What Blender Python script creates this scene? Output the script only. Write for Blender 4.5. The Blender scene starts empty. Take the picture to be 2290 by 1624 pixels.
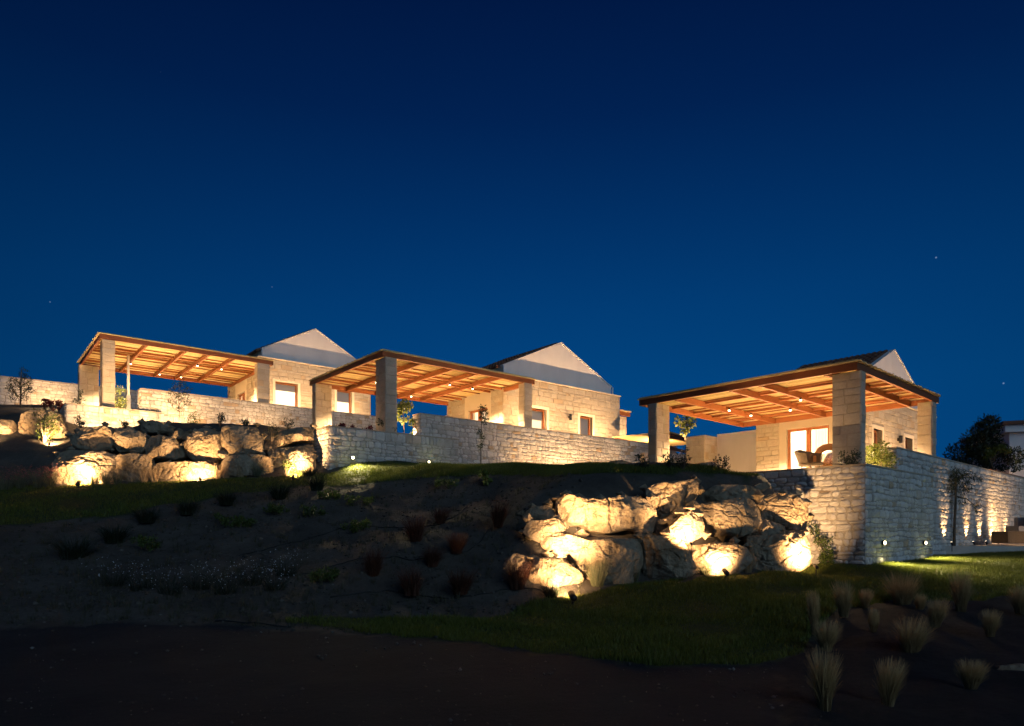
import bpy, math, random
import numpy as np
from mathutils import Vector, Matrix, noise
random.seed(7); RNG = np.random.default_rng(7)
SC = bpy.context.scene
COL = SC.collection
# ------------------------------------------------------------------ camera
EYE = 1.6
FP, CX, HZ = 1526.0, 1144.5, 1194.0         # focal length, principal x and horizon row on a 2289 x 1624 grid
cam_d = bpy.data.cameras.new('camera'); cam = bpy.data.objects.new('camera', cam_d); COL.objects.link(cam)
cam.location = (0, 0, EYE); cam.rotation_euler = (math.radians(90), 0, 0)
cam_d.sensor_width = 36; cam_d.lens = 24.0; cam_d.shift_y = (HZ - 812) / 2289
cam_d.clip_start = 0.1; cam_d.clip_end = 5000
SC.camera = cam
# ------------------------------------------------------------------ sky, twilight sun, exposure
SC.view_settings.view_transform = 'Standard'; SC.view_settings.look = 'None'
SC.view_settings.exposure = 0.0; SC.view_settings.gamma = 1.0; SC.view_settings.use_curve_mapping = False
SC.cycles.use_denoising = True
SC.cycles.max_bounces = 6; SC.cycles.diffuse_bounces = 4; SC.cycles.sample_clamp_indirect = 6
W = bpy.data.worlds.new('World'); SC.world = W; W.use_nodes = True
wn = W.node_tree.nodes; wl = W.node_tree.links; wn.clear()
w_out = wn.new('ShaderNodeOutputWorld'); w_bg = wn.new('ShaderNodeBackground'); w_bg.inputs[1].default_value = 1.0
w_tc = wn.new('ShaderNodeTexCoord'); w_sep = wn.new('ShaderNodeSeparateXYZ'); wl.new(w_tc.outputs['Generated'], w_sep.inputs[0])
w_ramp = wn.new('ShaderNodeValToRGB'); wl.new(w_sep.outputs['Z'], w_ramp.inputs[0])
_e = w_ramp.color_ramp.elements
_e[0].position = 0.0; _e[0].color = (0.0008, 0.058, 0.205, 1)
_e[1].position = 1.0; _e[1].color = (0.0004, 0.004, 0.03, 1)
for p, c in ((0.2, (0.0006, 0.054, 0.196)), (0.31, (0.0005, 0.043, 0.168)), (0.42, (0.0004, 0.029, 0.128)), (0.52, (0.0004, 0.017, 0.090)), (0.63, (0.0004, 0.0105, 0.064))):
    x = _e.new(p); x.color = (*c, 1)
# the last glow sits a little right of the view axis and fades round the compass
w_dot = wn.new('ShaderNodeVectorMath'); w_dot.operation = 'DOT_PRODUCT'; wl.new(w_tc.outputs['Generated'], w_dot.inputs[0])
w_dot.inputs[1].default_value = (0.09, 0.996, 0.0)
w_map = wn.new('ShaderNodeMapRange'); wl.new(w_dot.outputs['Value'], w_map.inputs[0])
w_map.inputs[1].default_value = 0.55; w_map.inputs[2].default_value = 1.0; w_map.inputs[3].default_value = 0.50; w_map.inputs[4].default_value = 1.12
w_mul = wn.new('ShaderNodeVectorMath'); w_mul.operation = 'SCALE'; wl.new(w_ramp.outputs[0], w_mul.inputs[0]); wl.new(w_map.outputs[0], w_mul.inputs['Scale'])
# stars: a few cells of a fine cell pattern
w_vor = wn.new('ShaderNodeTexVoronoi'); w_vor.inputs['Scale'].default_value = 26; wl.new(w_tc.outputs['Generated'], w_vor.inputs['Vector'])
w_lt = wn.new('ShaderNodeMapRange'); wl.new(w_vor.outputs['Distance'], w_lt.inputs[0])
w_lt.inputs[1].default_value = 0.0; w_lt.inputs[2].default_value = 0.034; w_lt.inputs[3].default_value = 1.0; w_lt.inputs[4].default_value = 0.0
w_rs = wn.new('ShaderNodeSeparateColor'); wl.new(w_vor.outputs['Color'], w_rs.inputs[0])
w_pw = wn.new('ShaderNodeMath'); w_pw.operation = 'POWER'; wl.new(w_rs.outputs[0], w_pw.inputs[0]); w_pw.inputs[1].default_value = 9
w_st = wn.new('ShaderNodeMath'); w_st.operation = 'MULTIPLY'; wl.new(w_lt.outputs[0], w_st.inputs[0]); wl.new(w_pw.outputs[0], w_st.inputs[1])
w_st2 = wn.new('ShaderNodeVectorMath'); w_st2.operation = 'SCALE'; w_st2.inputs[0].default_value = (0.30, 0.42, 0.55); wl.new(w_st.outputs[0], w_st2.inputs['Scale'])
w_add = wn.new('ShaderNodeVectorMath'); w_add.operation = 'ADD'; wl.new(w_mul.outputs[0], w_add.inputs[0]); wl.new(w_st2.outputs[0], w_add.inputs[1])
wl.new(w_add.outputs[0], w_bg.inputs[0]); wl.new(w_bg.outputs[0], w_out.inputs[0])
sun_d = bpy.data.lights.new('twilight_sun', 'SUN'); sun = bpy.data.objects.new('twilight_sun', sun_d); COL.objects.link(sun)
sun_d.energy = 0.70; sun_d.angle = math.radians(40); sun_d.color = (0.46, 0.72, 1.0)
sun.rotation_euler = Vector((-0.5, 0.87, -0.42)).to_track_quat('-Z', 'Y').to_euler()
WARM = (1.0, 0.59, 0.27)
# power of the lamps of the place
PW_ROCK, PW_PERG, PW_WALL, PW_FACADE, PW_ROOM, PW_DECK, PW_PLANT = 1700, 5600, 620, 1400, 2000, 230, 420

# ------------------------------------------------------------------ helpers
def P(u, v, Y):
    return Vector(((u - CX) / FP * Y, Y, EYE + (HZ - v) / FP * Y))
def sz(px, Y): return px / FP * Y

class MB:
    def __init__(s): s.v = []; s.f = []
    def add(s, vs, fs):
        b = len(s.v); s.v += [tuple(p) for p in vs]; s.f += [tuple(i + b for i in f) for f in fs]
    def box(s, x0, x1, y0, y1, z0, z1):
        s.add([(x0,y0,z0),(x1,y0,z0),(x1,y1,z0),(x0,y1,z0),(x0,y0,z1),(x1,y0,z1),(x1,y1,z1),(x0,y1,z1)],
              [(3,2,1,0),(4,5,6,7),(0,1,5,4),(1,2,6,5),(2,3,7,6),(3,0,4,7)]); return s
    def tube(s, pts, rad, n=6, cap=True):
        pts = [Vector(p) for p in pts]; rings = []
        for i, p in enumerate(pts):
            d = (pts[min(i+1, len(pts)-1)] - pts[max(i-1, 0)]).normalized()
            a = d.cross(Vector((0, 0, 1)) if abs(d.z) < .9 else Vector((1, 0, 0))).normalized(); b = d.cross(a)
            r = rad[i] if hasattr(rad, '__len__') else rad
            rings.append([p + (a*math.cos(t) + b*math.sin(t))*r for t in (2*math.pi*k/n for k in range(n))])
        vs = [q for r in rings for q in r]; fs = []
        for i in range(len(rings)-1):
            for k in range(n):
                fs.append((i*n+k, i*n+(k+1) % n, (i+1)*n+(k+1) % n, (i+1)*n+k))
        if cap: fs += [tuple(reversed(range(n))), tuple(range((len(rings)-1)*n, len(rings)*n))]
        s.add(vs, fs); return s
    def lathe(s, prof, n=14, at=(0, 0, 0)):
        vs = []; fs = []
        for r, z in prof:
            vs += [(at[0]+r*math.cos(2*math.pi*k/n), at[1]+r*math.sin(2*math.pi*k/n), at[2]+z) for k in range(n)]
        for i in range(len(prof)-1):
            for k in range(n): fs.append((i*n+k, i*n+(k+1) % n, (i+1)*n+(k+1) % n, (i+1)*n+k))
        fs += [tuple(reversed(range(n))), tuple(range((len(prof)-1)*n, len(prof)*n))]
        s.add(vs, fs); return s
    def build(s, name, mat, parent=None, smooth=False):
        me = bpy.data.meshes.new(name); me.from_pydata(s.v, [], s.f); me.update()
        if smooth: me.polygons.foreach_set('use_smooth', [True]*len(me.polygons))
        return link(name, me, mat, parent)
def link(name, me, mat, parent=None):
    if mat is not None and not me.materials: me.materials.append(mat)
    o = bpy.data.objects.new(name, me); COL.objects.link(o)
    if parent is not None: o.parent = parent
    return o
def np_mesh(name, V, F, mat, parent=None, smooth=False):
    """V (n,3), F (m,k) arrays with one face size"""
    me = bpy.data.meshes.new(name); V = np.asarray(V, np.float32); F = np.asarray(F, np.int32); k = F.shape[1]
    me.vertices.add(len(V)); me.vertices.foreach_set('co', V.ravel())
    me.loops.add(F.size); me.loops.foreach_set('vertex_index', F.ravel())
    me.polygons.add(len(F)); me.polygons.foreach_set('loop_start', np.arange(len(F), dtype=np.int32)*k)
    me.polygons.foreach_set('loop_total', np.full(len(F), k, np.int32))
    me.update(calc_edges=True)
    if smooth: me.polygons.foreach_set('use_smooth', np.ones(len(F), bool))
    return link(name, me, mat, parent)
def tag(o, label=None, cat=None, group=None, kind=None):
    if label: o['label'] = label
    if cat: o['category'] = cat
    if group: o['group'] = group
    if kind: o['kind'] = kind
    return o
def thing(name, label, cat, loc=(0, 0, 0), rotz=0.0, group=None):
    o = bpy.data.objects.new(name, None); COL.objects.link(o); o.location = loc; o.rotation_euler = (0, 0, rotz)
    o.empty_display_size = 0.2
    return tag(o, label, cat, group)

# ------------------------------------------------------------------ materials
class Mat:
    def __init__(s, name, rough=0.8):
        s.m = bpy.data.materials.new(name); s.m.use_nodes = True; s.t = s.m.node_tree; s.n = s.t.nodes; s.l = s.t.links
        s.b = s.n['Principled BSDF']; s.b.inputs['Roughness'].default_value = rough
        s.b.inputs['Specular IOR Level'].default_value = 0.3
        s.tc = s.n.new('ShaderNodeTexCoord')
    def noise(s, scale, detail=6, rough=.6, space='Object', stretch=None):
        x = s.n.new('ShaderNodeTexNoise'); x.inputs['Scale'].default_value = scale; x.inputs['Detail'].default_value = detail; x.inputs['Roughness'].default_value = rough
        src = s.tc.outputs[space]
        if space == 'World':
            pass
        if stretch:
            mp = s.n.new('ShaderNodeMapping'); mp.inputs['Scale'].default_value = stretch; s.l.new(src, mp.inputs[0]); src = mp.outputs[0]
        s.l.new(src, x.inputs['Vector']); return x.outputs['Fac']
    def vor(s, scale, out='Distance', feature='F1'):
        x = s.n.new('ShaderNodeTexVoronoi'); x.inputs['Scale'].default_value = scale; x.feature = feature
        s.l.new(s.tc.outputs['Object'], x.inputs['Vector']); return x.outputs[out]
    def ramp(s, fac, stops):
        r = s.n.new('ShaderNodeValToRGB'); e = r.color_ramp.elements
        e[0].position, e[0].color = stops[0][0], (*stops[0][1], 1); e[1].position, e[1].color = stops[-1][0], (*stops[-1][1], 1)
        for p, c in stops[1:-1]: e.new(p).color = (*c, 1)
        s.l.new(fac, r.inputs[0]); return r.outputs[0]
    def mix(s, fac, a, b, mode='MIX'):
        m = s.n.new('ShaderNodeMix'); m.data_type = 'RGBA'; m.blend_type = mode
        for sock, val in ((m.inputs[0], fac), (m.inputs[6], a), (m.inputs[7], b)):
            if hasattr(val, 'links'): s.l.new(val, sock)
            elif hasattr(val, '__len__'): sock.default_value = (*val, 1)
            else: sock.default_value = val
        return m.outputs[2]
    def math(s, op, a, b=0.0):
        m = s.n.new('ShaderNodeMath'); m.operation = op
        for sock, val in ((m.inputs[0], a), (m.inputs[1], b)):
            if hasattr(val, 'links'): s.l.new(val, sock)
            else: sock.default_value = val
        return m.outputs[0]
    def rand(s):
        """one number per piece: object random plus island random"""
        oi = s.n.new('ShaderNodeObjectInfo'); g = s.n.new('ShaderNodeNewGeometry')
        a = s.math('ADD', oi.outputs['Random'], g.outputs['Random Per Island']); return s.math('FRACT', a)
    def col(s, c):
        if hasattr(c, 'links'): s.l.new(c, s.b.inputs['Base Color'])
        else: s.b.inputs['Base Color'].default_value = (*c, 1)
        return s
    def bump(s, h, strength=.5, dist=.02):
        b = s.n.new('ShaderNodeBump'); b.inputs['Strength'].default_value = strength; b.inputs['Distance'].default_value = dist
        s.l.new(h, b.inputs['Height']); s.l.new(b.outputs[0], s.b.inputs['Normal']); return s

def stone_mat(name, lo, mid, hi, odd, bstr=.6):
    m = Mat(name, .9); r = m.rand()
    base = m.ramp(r, [(0, lo), (.35, mid), (.75, hi), (.92, hi), (.95, odd), (1, odd)])
    n1 = m.noise(5, 8, .65); n2 = m.noise(22, 6, .7)
    base = m.mix(m.ramp(n1, [(.3, (0,0,0)), (.75, (1,1,1))]), base, m.mix(.5, base, (.30, .25, .18)), 'MIX')
    base = m.mix(.35, base, m.ramp(n2, [(.25, (.35,.31,.26)), (.7, (.95,.92,.86))]), 'MULTIPLY')
    m.col(base); h = m.math('ADD', m.math('MULTIPLY', n1, .7), m.math('MULTIPLY', n2, .5)); m.bump(h, bstr, .03)
    return m.m
M = {}
M['rubble'] = stone_mat('rubble_limestone', (.50,.475,.435), (.62,.595,.555), (.72,.70,.66), (.50,.38,.26), .7)
M['ashlar'] = stone_mat('coursed_limestone', (.44,.385,.30), (.48,.42,.335), (.52,.46,.375), (.46,.36,.25), .5)
m = Mat('lime_mortar', .95); n = m.noise(14, 6); m.col(m.ramp(n, [(.3, (.27,.245,.21)), (.7, (.40,.37,.32))])).bump(n, .5); M['mortar'] = m.m
m = Mat('pale_mortar', .95); n = m.noise(14, 6); m.col(m.ramp(n, [(.3, (.30,.25,.18)), (.7, (.42,.36,.28))])).bump(n, .5); M['pale_mortar'] = m.m
m = Mat('white_plaster', .9); n = m.noise(1.6, 9, .68, stretch=(1, 1, .35)); n2 = m.noise(60, 3); m.col(m.ramp(n, [(.3, (.70,.655,.61)), (.7, (.80,.755,.71))])).bump(n2, .15, .005); M['plaster'] = m.m
m = Mat('cream_plaster', .9); n = m.noise(1.4, 8, .6); m.col(m.ramp(n, [(.3, (.58,.50,.38)), (.7, (.66,.58,.46))])); M['cream'] = m.m
m = Mat('terrace_paving', .7); n = m.noise(3, 8); m.col(m.ramp(n, [(.3, (.50,.44,.36)), (.7, (.62,.56,.47))])).bump(n, .2); M['paving'] = m.m
m = Mat('stained_timber', .55); n = m.noise(6, 8, .6, stretch=(1, 1, 8)); r = m.rand(); m.col(m.mix(.5, m.ramp(n, [(.3, (.13,.040,.012)), (.7, (.23,.080,.026))]), m.ramp(r, [(0, (.15,.045,.014)), (1, (.25,.09,.03))]))).bump(n, .3, .01); M['timber'] = m.m
m = Mat('reed_cane', .75); n = m.noise(18, 5); r = m.rand(); m.col(m.mix(.4, m.ramp(r, [(0, (.14,.09,.035)), (.10, (.16,.10,.04)), (.14, (.54,.41,.19)), (.5, (.67,.53,.26)), (1, (.78,.64,.35))]), m.ramp(n, [(.3, (.42,.31,.14)), (.7, (.76,.62,.33))]))); M['reed'] = m.m
m = Mat('roof_tile', .85); n = m.noise(8, 6); r = m.rand(); m.col(m.mix(.5, m.ramp(n, [(.3, (.10,.045,.028)), (.7, (.20,.09,.05))]), m.ramp(r, [(0, (.09,.04,.03)), (1, (.23,.11,.065))]))).bump(n, .4); M['tile'] = m.m
m = Mat('dark_metal', .45); m.col((.03,.03,.032)); m.b.inputs['Metallic'].default_value = .6; M['metal'] = m.m
m = Mat('black_hose', .5); m.col((.012,.012,.012)); M['hose'] = m.m
m = Mat('window_glass', .02); m.b.inputs['Transmission Weight'].default_value = 1.0; m.b.inputs['IOR'].default_value = 1.02; m.col((1,1,1)); M['glass'] = m.m
m = Mat('blind_cloth', .9); n = m.noise(80, 2); m.col(m.ramp(n, [(.3, (.42,.40,.37)), (.7, (.50,.48,.45))])); M['blind'] = m.m
# sheer curtain: cloth that lets the room light through
m = Mat('sheer_curtain', .9); tr = m.n.new('ShaderNodeBsdfTranslucent'); tr.inputs[0].default_value = (.86,.80,.70,1); df = m.n.new('ShaderNodeBsdfDiffuse'); df.inputs[0].default_value = (.75,.70,.62,1)
mx = m.n.new('ShaderNodeMixShader'); mx.inputs[0].default_value = .6; m.l.new(df.outputs[0], mx.inputs[1]); m.l.new(tr.outputs[0], mx.inputs[2]); m.l.new(mx.outputs[0], m.n['Material Output'].inputs[0]); M['curtain'] = m.m
def emit(name, c, st):
    x = bpy.data.materials.new(name); x.use_nodes = True; t = x.node_tree; t.nodes.clear(); o = t.nodes.new('ShaderNodeOutputMaterial'); e = t.nodes.new('ShaderNodeEmission')
    e.inputs[0].default_value = (*c, 1); e.inputs[1].default_value = st; t.links.new(e.outputs[0], o.inputs[0]); return x
M['lamp'] = emit('lamp_glow', (1, .78, .5), 14)
def leaf_mat(name, cols, trans=.35, rough=.5):
    m = Mat(name, rough); g = m.n.new('ShaderNodeNewGeometry'); k = len(cols) - 1
    c = m.ramp(g.outputs['Random Per Island'], [(i / k, x) for i, x in enumerate(cols)]); m.col(c)
    tr = m.n.new('ShaderNodeBsdfTranslucent'); m.l.new(c, tr.inputs[0]); mx = m.n.new('ShaderNodeMixShader'); mx.inputs[0].default_value = trans
    m.l.new(m.b.outputs[0], mx.inputs[1]); m.l.new(tr.outputs[0], mx.inputs[2]); m.l.new(mx.outputs[0], m.n['Material Output'].inputs[0]); return m.m
M['leaf'] = leaf_mat('green_leaf', [(.045,.075,.016), (.075,.11,.022), (.11,.14,.03)])
M['olive'] = leaf_mat('olive_leaf', [(.035,.045,.022), (.06,.07,.036), (.10,.11,.06)])
M['dark_leaf'] = leaf_mat('dark_leaf', [(.012,.02,.008), (.025,.035,.014), (.035,.045,.02)], .2)
M['bright_leaf'] = leaf_mat('bright_leaf', [(.10,.13,.025), (.14,.17,.03), (.18,.20,.05)])
M['red_leaf'] = leaf_mat('red_brown_leaf', [(.045,.016,.010), (.075,.025,.014), (.10,.040,.02)], .2)
M['straw'] = leaf_mat('straw_blade', [(.30,.20,.10), (.44,.31,.17), (.56,.42,.25)], .3)
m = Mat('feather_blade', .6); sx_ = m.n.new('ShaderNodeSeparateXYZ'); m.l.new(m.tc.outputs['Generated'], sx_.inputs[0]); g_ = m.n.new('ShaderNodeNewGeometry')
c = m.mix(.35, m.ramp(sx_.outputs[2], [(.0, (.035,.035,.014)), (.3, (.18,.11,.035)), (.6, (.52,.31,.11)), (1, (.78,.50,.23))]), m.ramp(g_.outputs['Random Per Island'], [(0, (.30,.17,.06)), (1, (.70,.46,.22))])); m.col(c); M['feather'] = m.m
M['sage'] = leaf_mat('grey_green_blade', [(.08,.09,.045), (.12,.13,.07), (.17,.17,.10)], .3)
M['dark_blade'] = leaf_mat('dark_blade', [(.010,.016,.008), (.02,.028,.012)], .2)
M['pink_flower'] = leaf_mat('pink_flower', [(.20,.07,.07), (.30,.12,.11)], .2)
M['red_flower'] = leaf_mat('dark_red_flower', [(.08,.006,.008), (.13,.012,.016)], .2)
M['white_flower'] = leaf_mat('white_flower', [(.55,.55,.58), (.75,.75,.76)], .2)
M['grass'] = leaf_mat('lawn_blade', [(.065,.085,.010), (.10,.12,.015), (.13,.14,.022)], .3)
m = Mat('bark', .95); n = m.noise(20, 6, .6, stretch=(1, 1, .25)); m.col(m.ramp(n, [(.3, (.06,.045,.03)), (.7, (.15,.115,.08))])).bump(n, .7); M['bark'] = m.m
# boulders: tan limestone with rusty stains, grey patina and pits
m = Mat('boulder_rock', .92); n1 = m.noise(1.6, 9, .62); n2 = m.noise(7, 9, .68); n3 = m.noise(30, 5, .7); v = m.vor(9)
c = m.ramp(n1, [(.28, (.21,.155,.09)), (.45, (.33,.255,.165)), (.6, (.41,.34,.245)), (.78, (.26,.215,.16))])
c = m.mix(.55, c, m.ramp(n2, [(.30, (.30,.24,.18)), (.45, (.75,.68,.58)), (.7, (1,.98,.93))]), 'MULTIPLY')
c = m.mix(m.ramp(n2, [(.62, (0,0,0)), (.75, (.7,.7,.7))]), c, (.32, .17, .07))
m.col(c); m.bump(m.math('ADD', m.math('ADD', m.math('MULTIPLY', n1, 1.2), m.math('MULTIPLY', n2, .9)), m.math('ADD', m.math('MULTIPLY', n3, .25), m.math('MULTIPLY', v, .35))), 1.0, .15); M['rock'] = m.m
# ground: bare soil, gravel track and the turf under the blades, told apart by painted-on cover
m = Mat('garden_ground', .95); n1 = m.noise(.9, 9, .65); n2 = m.noise(9, 8, .7); n3 = m.noise(55, 4, .7)
soil = m.mix(.6, m.ramp(n1, [(.3, (.055,.046,.037)), (.7, (.125,.106,.084))]), m.ramp(n2, [(.3, (.4,.4,.4)), (.7, (1,1,1))]), 'MULTIPLY')
soil = m.mix(m.ramp(n3, [(.66, (0,0,0)), (.74, (1,1,1))]), soil, (.15, .13, .105))
grav = m.mix(.5, m.ramp(n1, [(.3, (.012,.013,.015)), (.7, (.026,.027,.030))]), m.ramp(n3, [(.3, (.45,.45,.45)), (.7, (1,1,1))]), 'MULTIPLY')
turf = m.ramp(n2, [(.3, (.016,.024,.006)), (.7, (.034,.048,.010))])
at = m.n.new('ShaderNodeAttribute'); at.attribute_name = 'cover'; sp = m.n.new('ShaderNodeSeparateColor'); m.l.new(at.outputs['Color'], sp.inputs[0])
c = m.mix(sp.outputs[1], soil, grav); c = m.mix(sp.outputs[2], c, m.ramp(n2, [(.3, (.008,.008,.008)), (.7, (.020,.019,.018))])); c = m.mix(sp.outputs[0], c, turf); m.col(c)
m.bump(m.math('ADD', n2, m.math('MULTIPLY', n3, .5)), .8, .05); M['ground'] = m.m
m = Mat('pebble', .9); r = m.rand(); m.col(m.ramp(r, [(0, (.05,.045,.04)), (.8, (.09,.082,.072)), (1, (.17,.16,.145))])); M['pebble'] = m.m
m = Mat('soil_clod', .95); r = m.rand(); m.col(m.ramp(r, [(0, (.030,.025,.020)), (.85, (.070,.060,.048)), (1, (.12,.105,.088))])); M['clod'] = m.m
M['weed'] = leaf_mat('weed_blade', [(.03,.036,.016), (.055,.052,.026), (.10,.082,.045)], .2)
m = Mat('dark_wicker', .7); n = m.vor(60); m.col(m.ramp(n, [(.2, (.05,.035,.02)), (.6, (.10,.07,.045))])).bump(n, .8, .01); M['wicker'] = m.m
m = Mat('brown_rattan', .7); n = m.noise(50, 3); m.col(m.ramp(n, [(.3, (.24,.11,.035)), (.7, (.36,.18,.06))])); M['rattan'] = m.m
m = Mat('patterned_cloth', .9); n = m.vor(26, 'Distance'); m.col(m.ramp(n, [(.30, (.60,.55,.50)), (.36, (.10,.07,.08)), (.5, (.10,.07,.08)), (.56, (.6,.55,.5))])); M['pattern'] = m.m
m = Mat('grey_cushion', .9); n = m.noise(40, 3); m.col(m.ramp(n, [(.3, (.20,.20,.21)), (.7, (.28,.28,.29))])); M['cushion'] = m.m
m = Mat('deck_paving', .7); n = m.noise(4, 6); m.col(m.ramp(n, [(.3, (.40,.34,.28)), (.7, (.50,.44,.37))])).bump(n, .2); M['deck'] = m.m

# ------------------------------------------------------------------ the three terraces: local frames
class Frame:
    def __init__(s, ox, oy, deg):
        s.o = (ox, oy); s.a = math.radians(deg); s.c, s.s = math.cos(s.a), math.sin(s.a)
    def w(s, x, y, h=0.0): return Vector((s.o[0] + x*s.c - y*s.s, s.o[1] + x*s.s + y*s.c, EYE + h))
    def loc(s, x, y):
        dx, dy = x - s.o[0], y - s.o[1]; return dx*s.c + dy*s.s, -dx*s.s + dy*s.c
F3 = Frame(7.89, 16.0, 42.7); F2 = Frame(-4.05, 22.0, 39.6); F1 = Frame(-15.4, 26.0, 39.0)
FLOOR3, FLOOR2, FLOOR1 = 1.36, 3.12, 4.66

# ------------------------------------------------------------------ ground
CP = []
def cp(u, v, Y): p = P(u, v, Y); CP.append((p.x, p.y, p.z - EYE))
for X in (-30, -15, -5, 0, 5, 15, 30): CP.append((X, 1.0, -1.62))
for u in (0, 600, 1145, 1700, 2289): cp(u, 1624, 5.7)
for a in ((100,1430,9.05), (700,1400,10), (1000,1390,10.2), (400,1340,11), (700,1300,12.3), (900,1250,13.2), (1100,1250,12.8), (700,1200,15), (950,1150,16), (1100,1110,16.4),
          (1145,1040,18.2), (1300,1040,17.5), (1450,1043,16.5), (1600,1048,15.7), (1730,1054,15.6), (960,1043,19.2), (850,1050,19.6),
          (700,1066,19.3), (735,1057,19.7), (430,1075,19.0), (175,1085,18.8), (0,1095,18.5), (0,1150,16.5), (300,1160,16), (600,1120,17), (100,1250,13.5), (300,1300,12),
          (300,962,21.2), (450,972,21.4), (600,977,21.5), (680,980,21.6), (150,978,23.6), (60,992,21.4), (-60,1000,21.2), (500,970,26.5), (350,962,25.3), (680,974,28), (60,925,23.6), (-60,915,24.5), (0,905,32.5), (150,905,34),
          (1934,1265,14.6), (2085,1246,17.7), (2200,1240,18.6), (2400,1232,18.8), (1280,1326,11.8), (1500,1302,12.5), (1700,1282,13.7), (1830,1268,14.6), (1400,1480,7.6), (1800,1420,9), (2200,1400,9.5), (2289,1500,7.3), (2000,1330,11.6), (1600,1380,10),
          (1500,1084,14.7), (1350,1104,14.2), (1260,1128,13.8), (1700,1082,15.2), (1190,1160,13.6), (1340,1314,12.0), (1440,1306,12.1), (1560,1295,12.5), (1650,1286,12.9), (1745,1278,13.3), (1250,1330,11.5), (1380,1300,12.8), (1480,1296,13.0), (1600,1282,13.4), (1730,1276,14.0), (190,1086,18.9), (300,1083,19.0), (410,1079,19.1), (550,1069,19.3), (655,1063,19.4), (200,1080,19.6), (330,1077,19.7), (450,1072,19.8), (560,1063,19.9), (1150,1250,12.4), (1170,1335,11.5), (1100,1355,11.2), (1000,1320,12)): cp(*a)
for x, y, h in ((-1, 24, 1.80), (3, 28, 1.75), (5, 22, 1.45), (5.2, 19, 1.40), (2, 21, 1.75), (9, 26, .6), (16, 19, -.52), (22, 22, -.5), (14, 16, -.62), (25, 12, -.9), (22, 30, -.6), (20, 40, -.6),
                (10, 45, 1), (0, 50, 3), (-20, 50, 7), (-40, 40, 8), (-40, 20, 3), (-30, 10, -.5), (-25, 30, 5.5), (-5, 35, 3.5), (-10, 40, 5.4), (40, 40, -1.5), (40, 10, -1.5), (60, 60, -2)): CP.append((x, y, h))
for x, y, h in ((-1.5, .7, -.45), (-1.6, 1.5, .35), (-1.6, 2.4, 1.25), (-1.7, 3.6, 1.36), (-1.7, 5.5, 1.36), (-1.5, 0, -.66), (-2.3, .6, -.35), (0, .5, -.6), (0, 2.5, -.3), (2, 1, -.7), (4, 0, -.7), (3, 3, -.5), (6, 2, -.6), (8, 0, -.6), (10, 0, -.6), (1, -1.3, -.69), (2.4, -1.2, -.65), (4, -1.5, -.6), (6, -2.5, -.58), (-.4, -1.2, -.69)):
    q_ = F3.w(x, y, h); CP.append((q_.x, q_.y, h))
CP = np.array(CP); _d = np.sqrt(((CP[:, None, :2] - CP[None, :, :2])**2).sum(-1) + .25)
_n = len(CP); _A = np.zeros((_n+3, _n+3)); _A[:_n, :_n] = _d - np.eye(_n)*.04; _A[:_n, _n] = 1; _A[:_n, _n+1:] = CP[:, :2]; _A[_n:, :_n] = _A[:_n, _n:].T
_w = np.linalg.solve(_A, np.r_[CP[:, 2], 0, 0, 0])
def Hn(X, Y):
    X = np.asarray(X, float); Y = np.asarray(Y, float); out = np.zeros(X.shape)
    fx, fy = np.clip(X, -60, 60), np.clip(Y, 0, 62)
    for i in range(_n): out += _w[i]*np.sqrt((fx-CP[i, 0])**2 + (fy-CP[i, 1])**2 + .25)
    out += _w[_n] + _w[_n+1]*fx + _w[_n+2]*fy
    return np.clip(out, -2.6, 9.5)
def gz(x, y): return EYE + float(Hn(np.array([x]), np.array([y]))[0])
_YS = np.arange(4.5, 45, .05)
def hit(u, v):
    """where the sight line through (u, v) meets the ground"""
    x = (u-CX)/FP*_YS; h = (HZ-v)/FP*_YS; g = Hn(x, _YS); i = np.argmax(h <= g)
    if h[i] > g[i]: i = len(_YS)-1
    return Vector((x[i], _YS[i], EYE+g[i]))
def inpoly(U, V, poly):
    r = np.zeros(U.shape, bool); n = len(poly)
    for i in range(n):
        (x0, y0), (x1, y1) = poly[i], poly[(i+1) % n]
        c = ((y0 > V) != (y1 > V)); t = (x1-x0)*(V-y0)/((y1-y0) or 1e-9)+x0; r ^= c & (U < t)
    return r
LAWN_R = [(1130,1375),(1195,1348),(1290,1330),(1420,1308),(1520,1300),(1660,1284),(1830,1268),(1930,1266),(2085,1246),(2110,1232),(2420,1232),(2420,1325),(2289,1334),(2130,1346),(2000,1342),(1875,1362),(1822,1408),(1795,1460),(1700,1484),(1550,1490),(1400,1478),(1200,1462),(1000,1432),(800,1410),(640,1395),(640,1384),(800,1380),(1000,1385)]
LAWN_L = [(-200,1090),(175,1086),(480,1074),(735,1056),(960,1040),(1145,1036),(1450,1040),(1760,1052),(1765,1062),(1600,1060),(1450,1058),(1150,1064),(960,1066),(800,1075),(650,1090),(480,1112),(330,1140),(150,1165),(-200,1190)]
def cover(X, Y, h):
    U = CX + X/np.maximum(Y, 1)*FP; V = HZ - h/np.maximum(Y, 1)*FP
    j = 5*np.sin(X*3.1+Y*1.7)+3*np.sin(X*7.3-Y*5.1)
    lawn = inpoly(U, V+j*.6, LAWN_R) & (Y > 5) & (Y < 19.6) | inpoly(U, V+j*.4, LAWN_L) & (Y > 12) & (Y < 21)
    lawn |= (Y > 18.2) & (Y < 30) & (X > -5) & (X < 9) & (h > 1) & (h < 2.4)
    grav = (V > 1390+.06*np.abs(U-300)) & ~lawn & (U < 1750)
    return lawn, grav
xs = np.unique(np.r_[-np.geomspace(20, 1500, 40)[::-1], np.arange(-20, 20, .16), np.geomspace(20, 1500, 40)])
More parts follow.
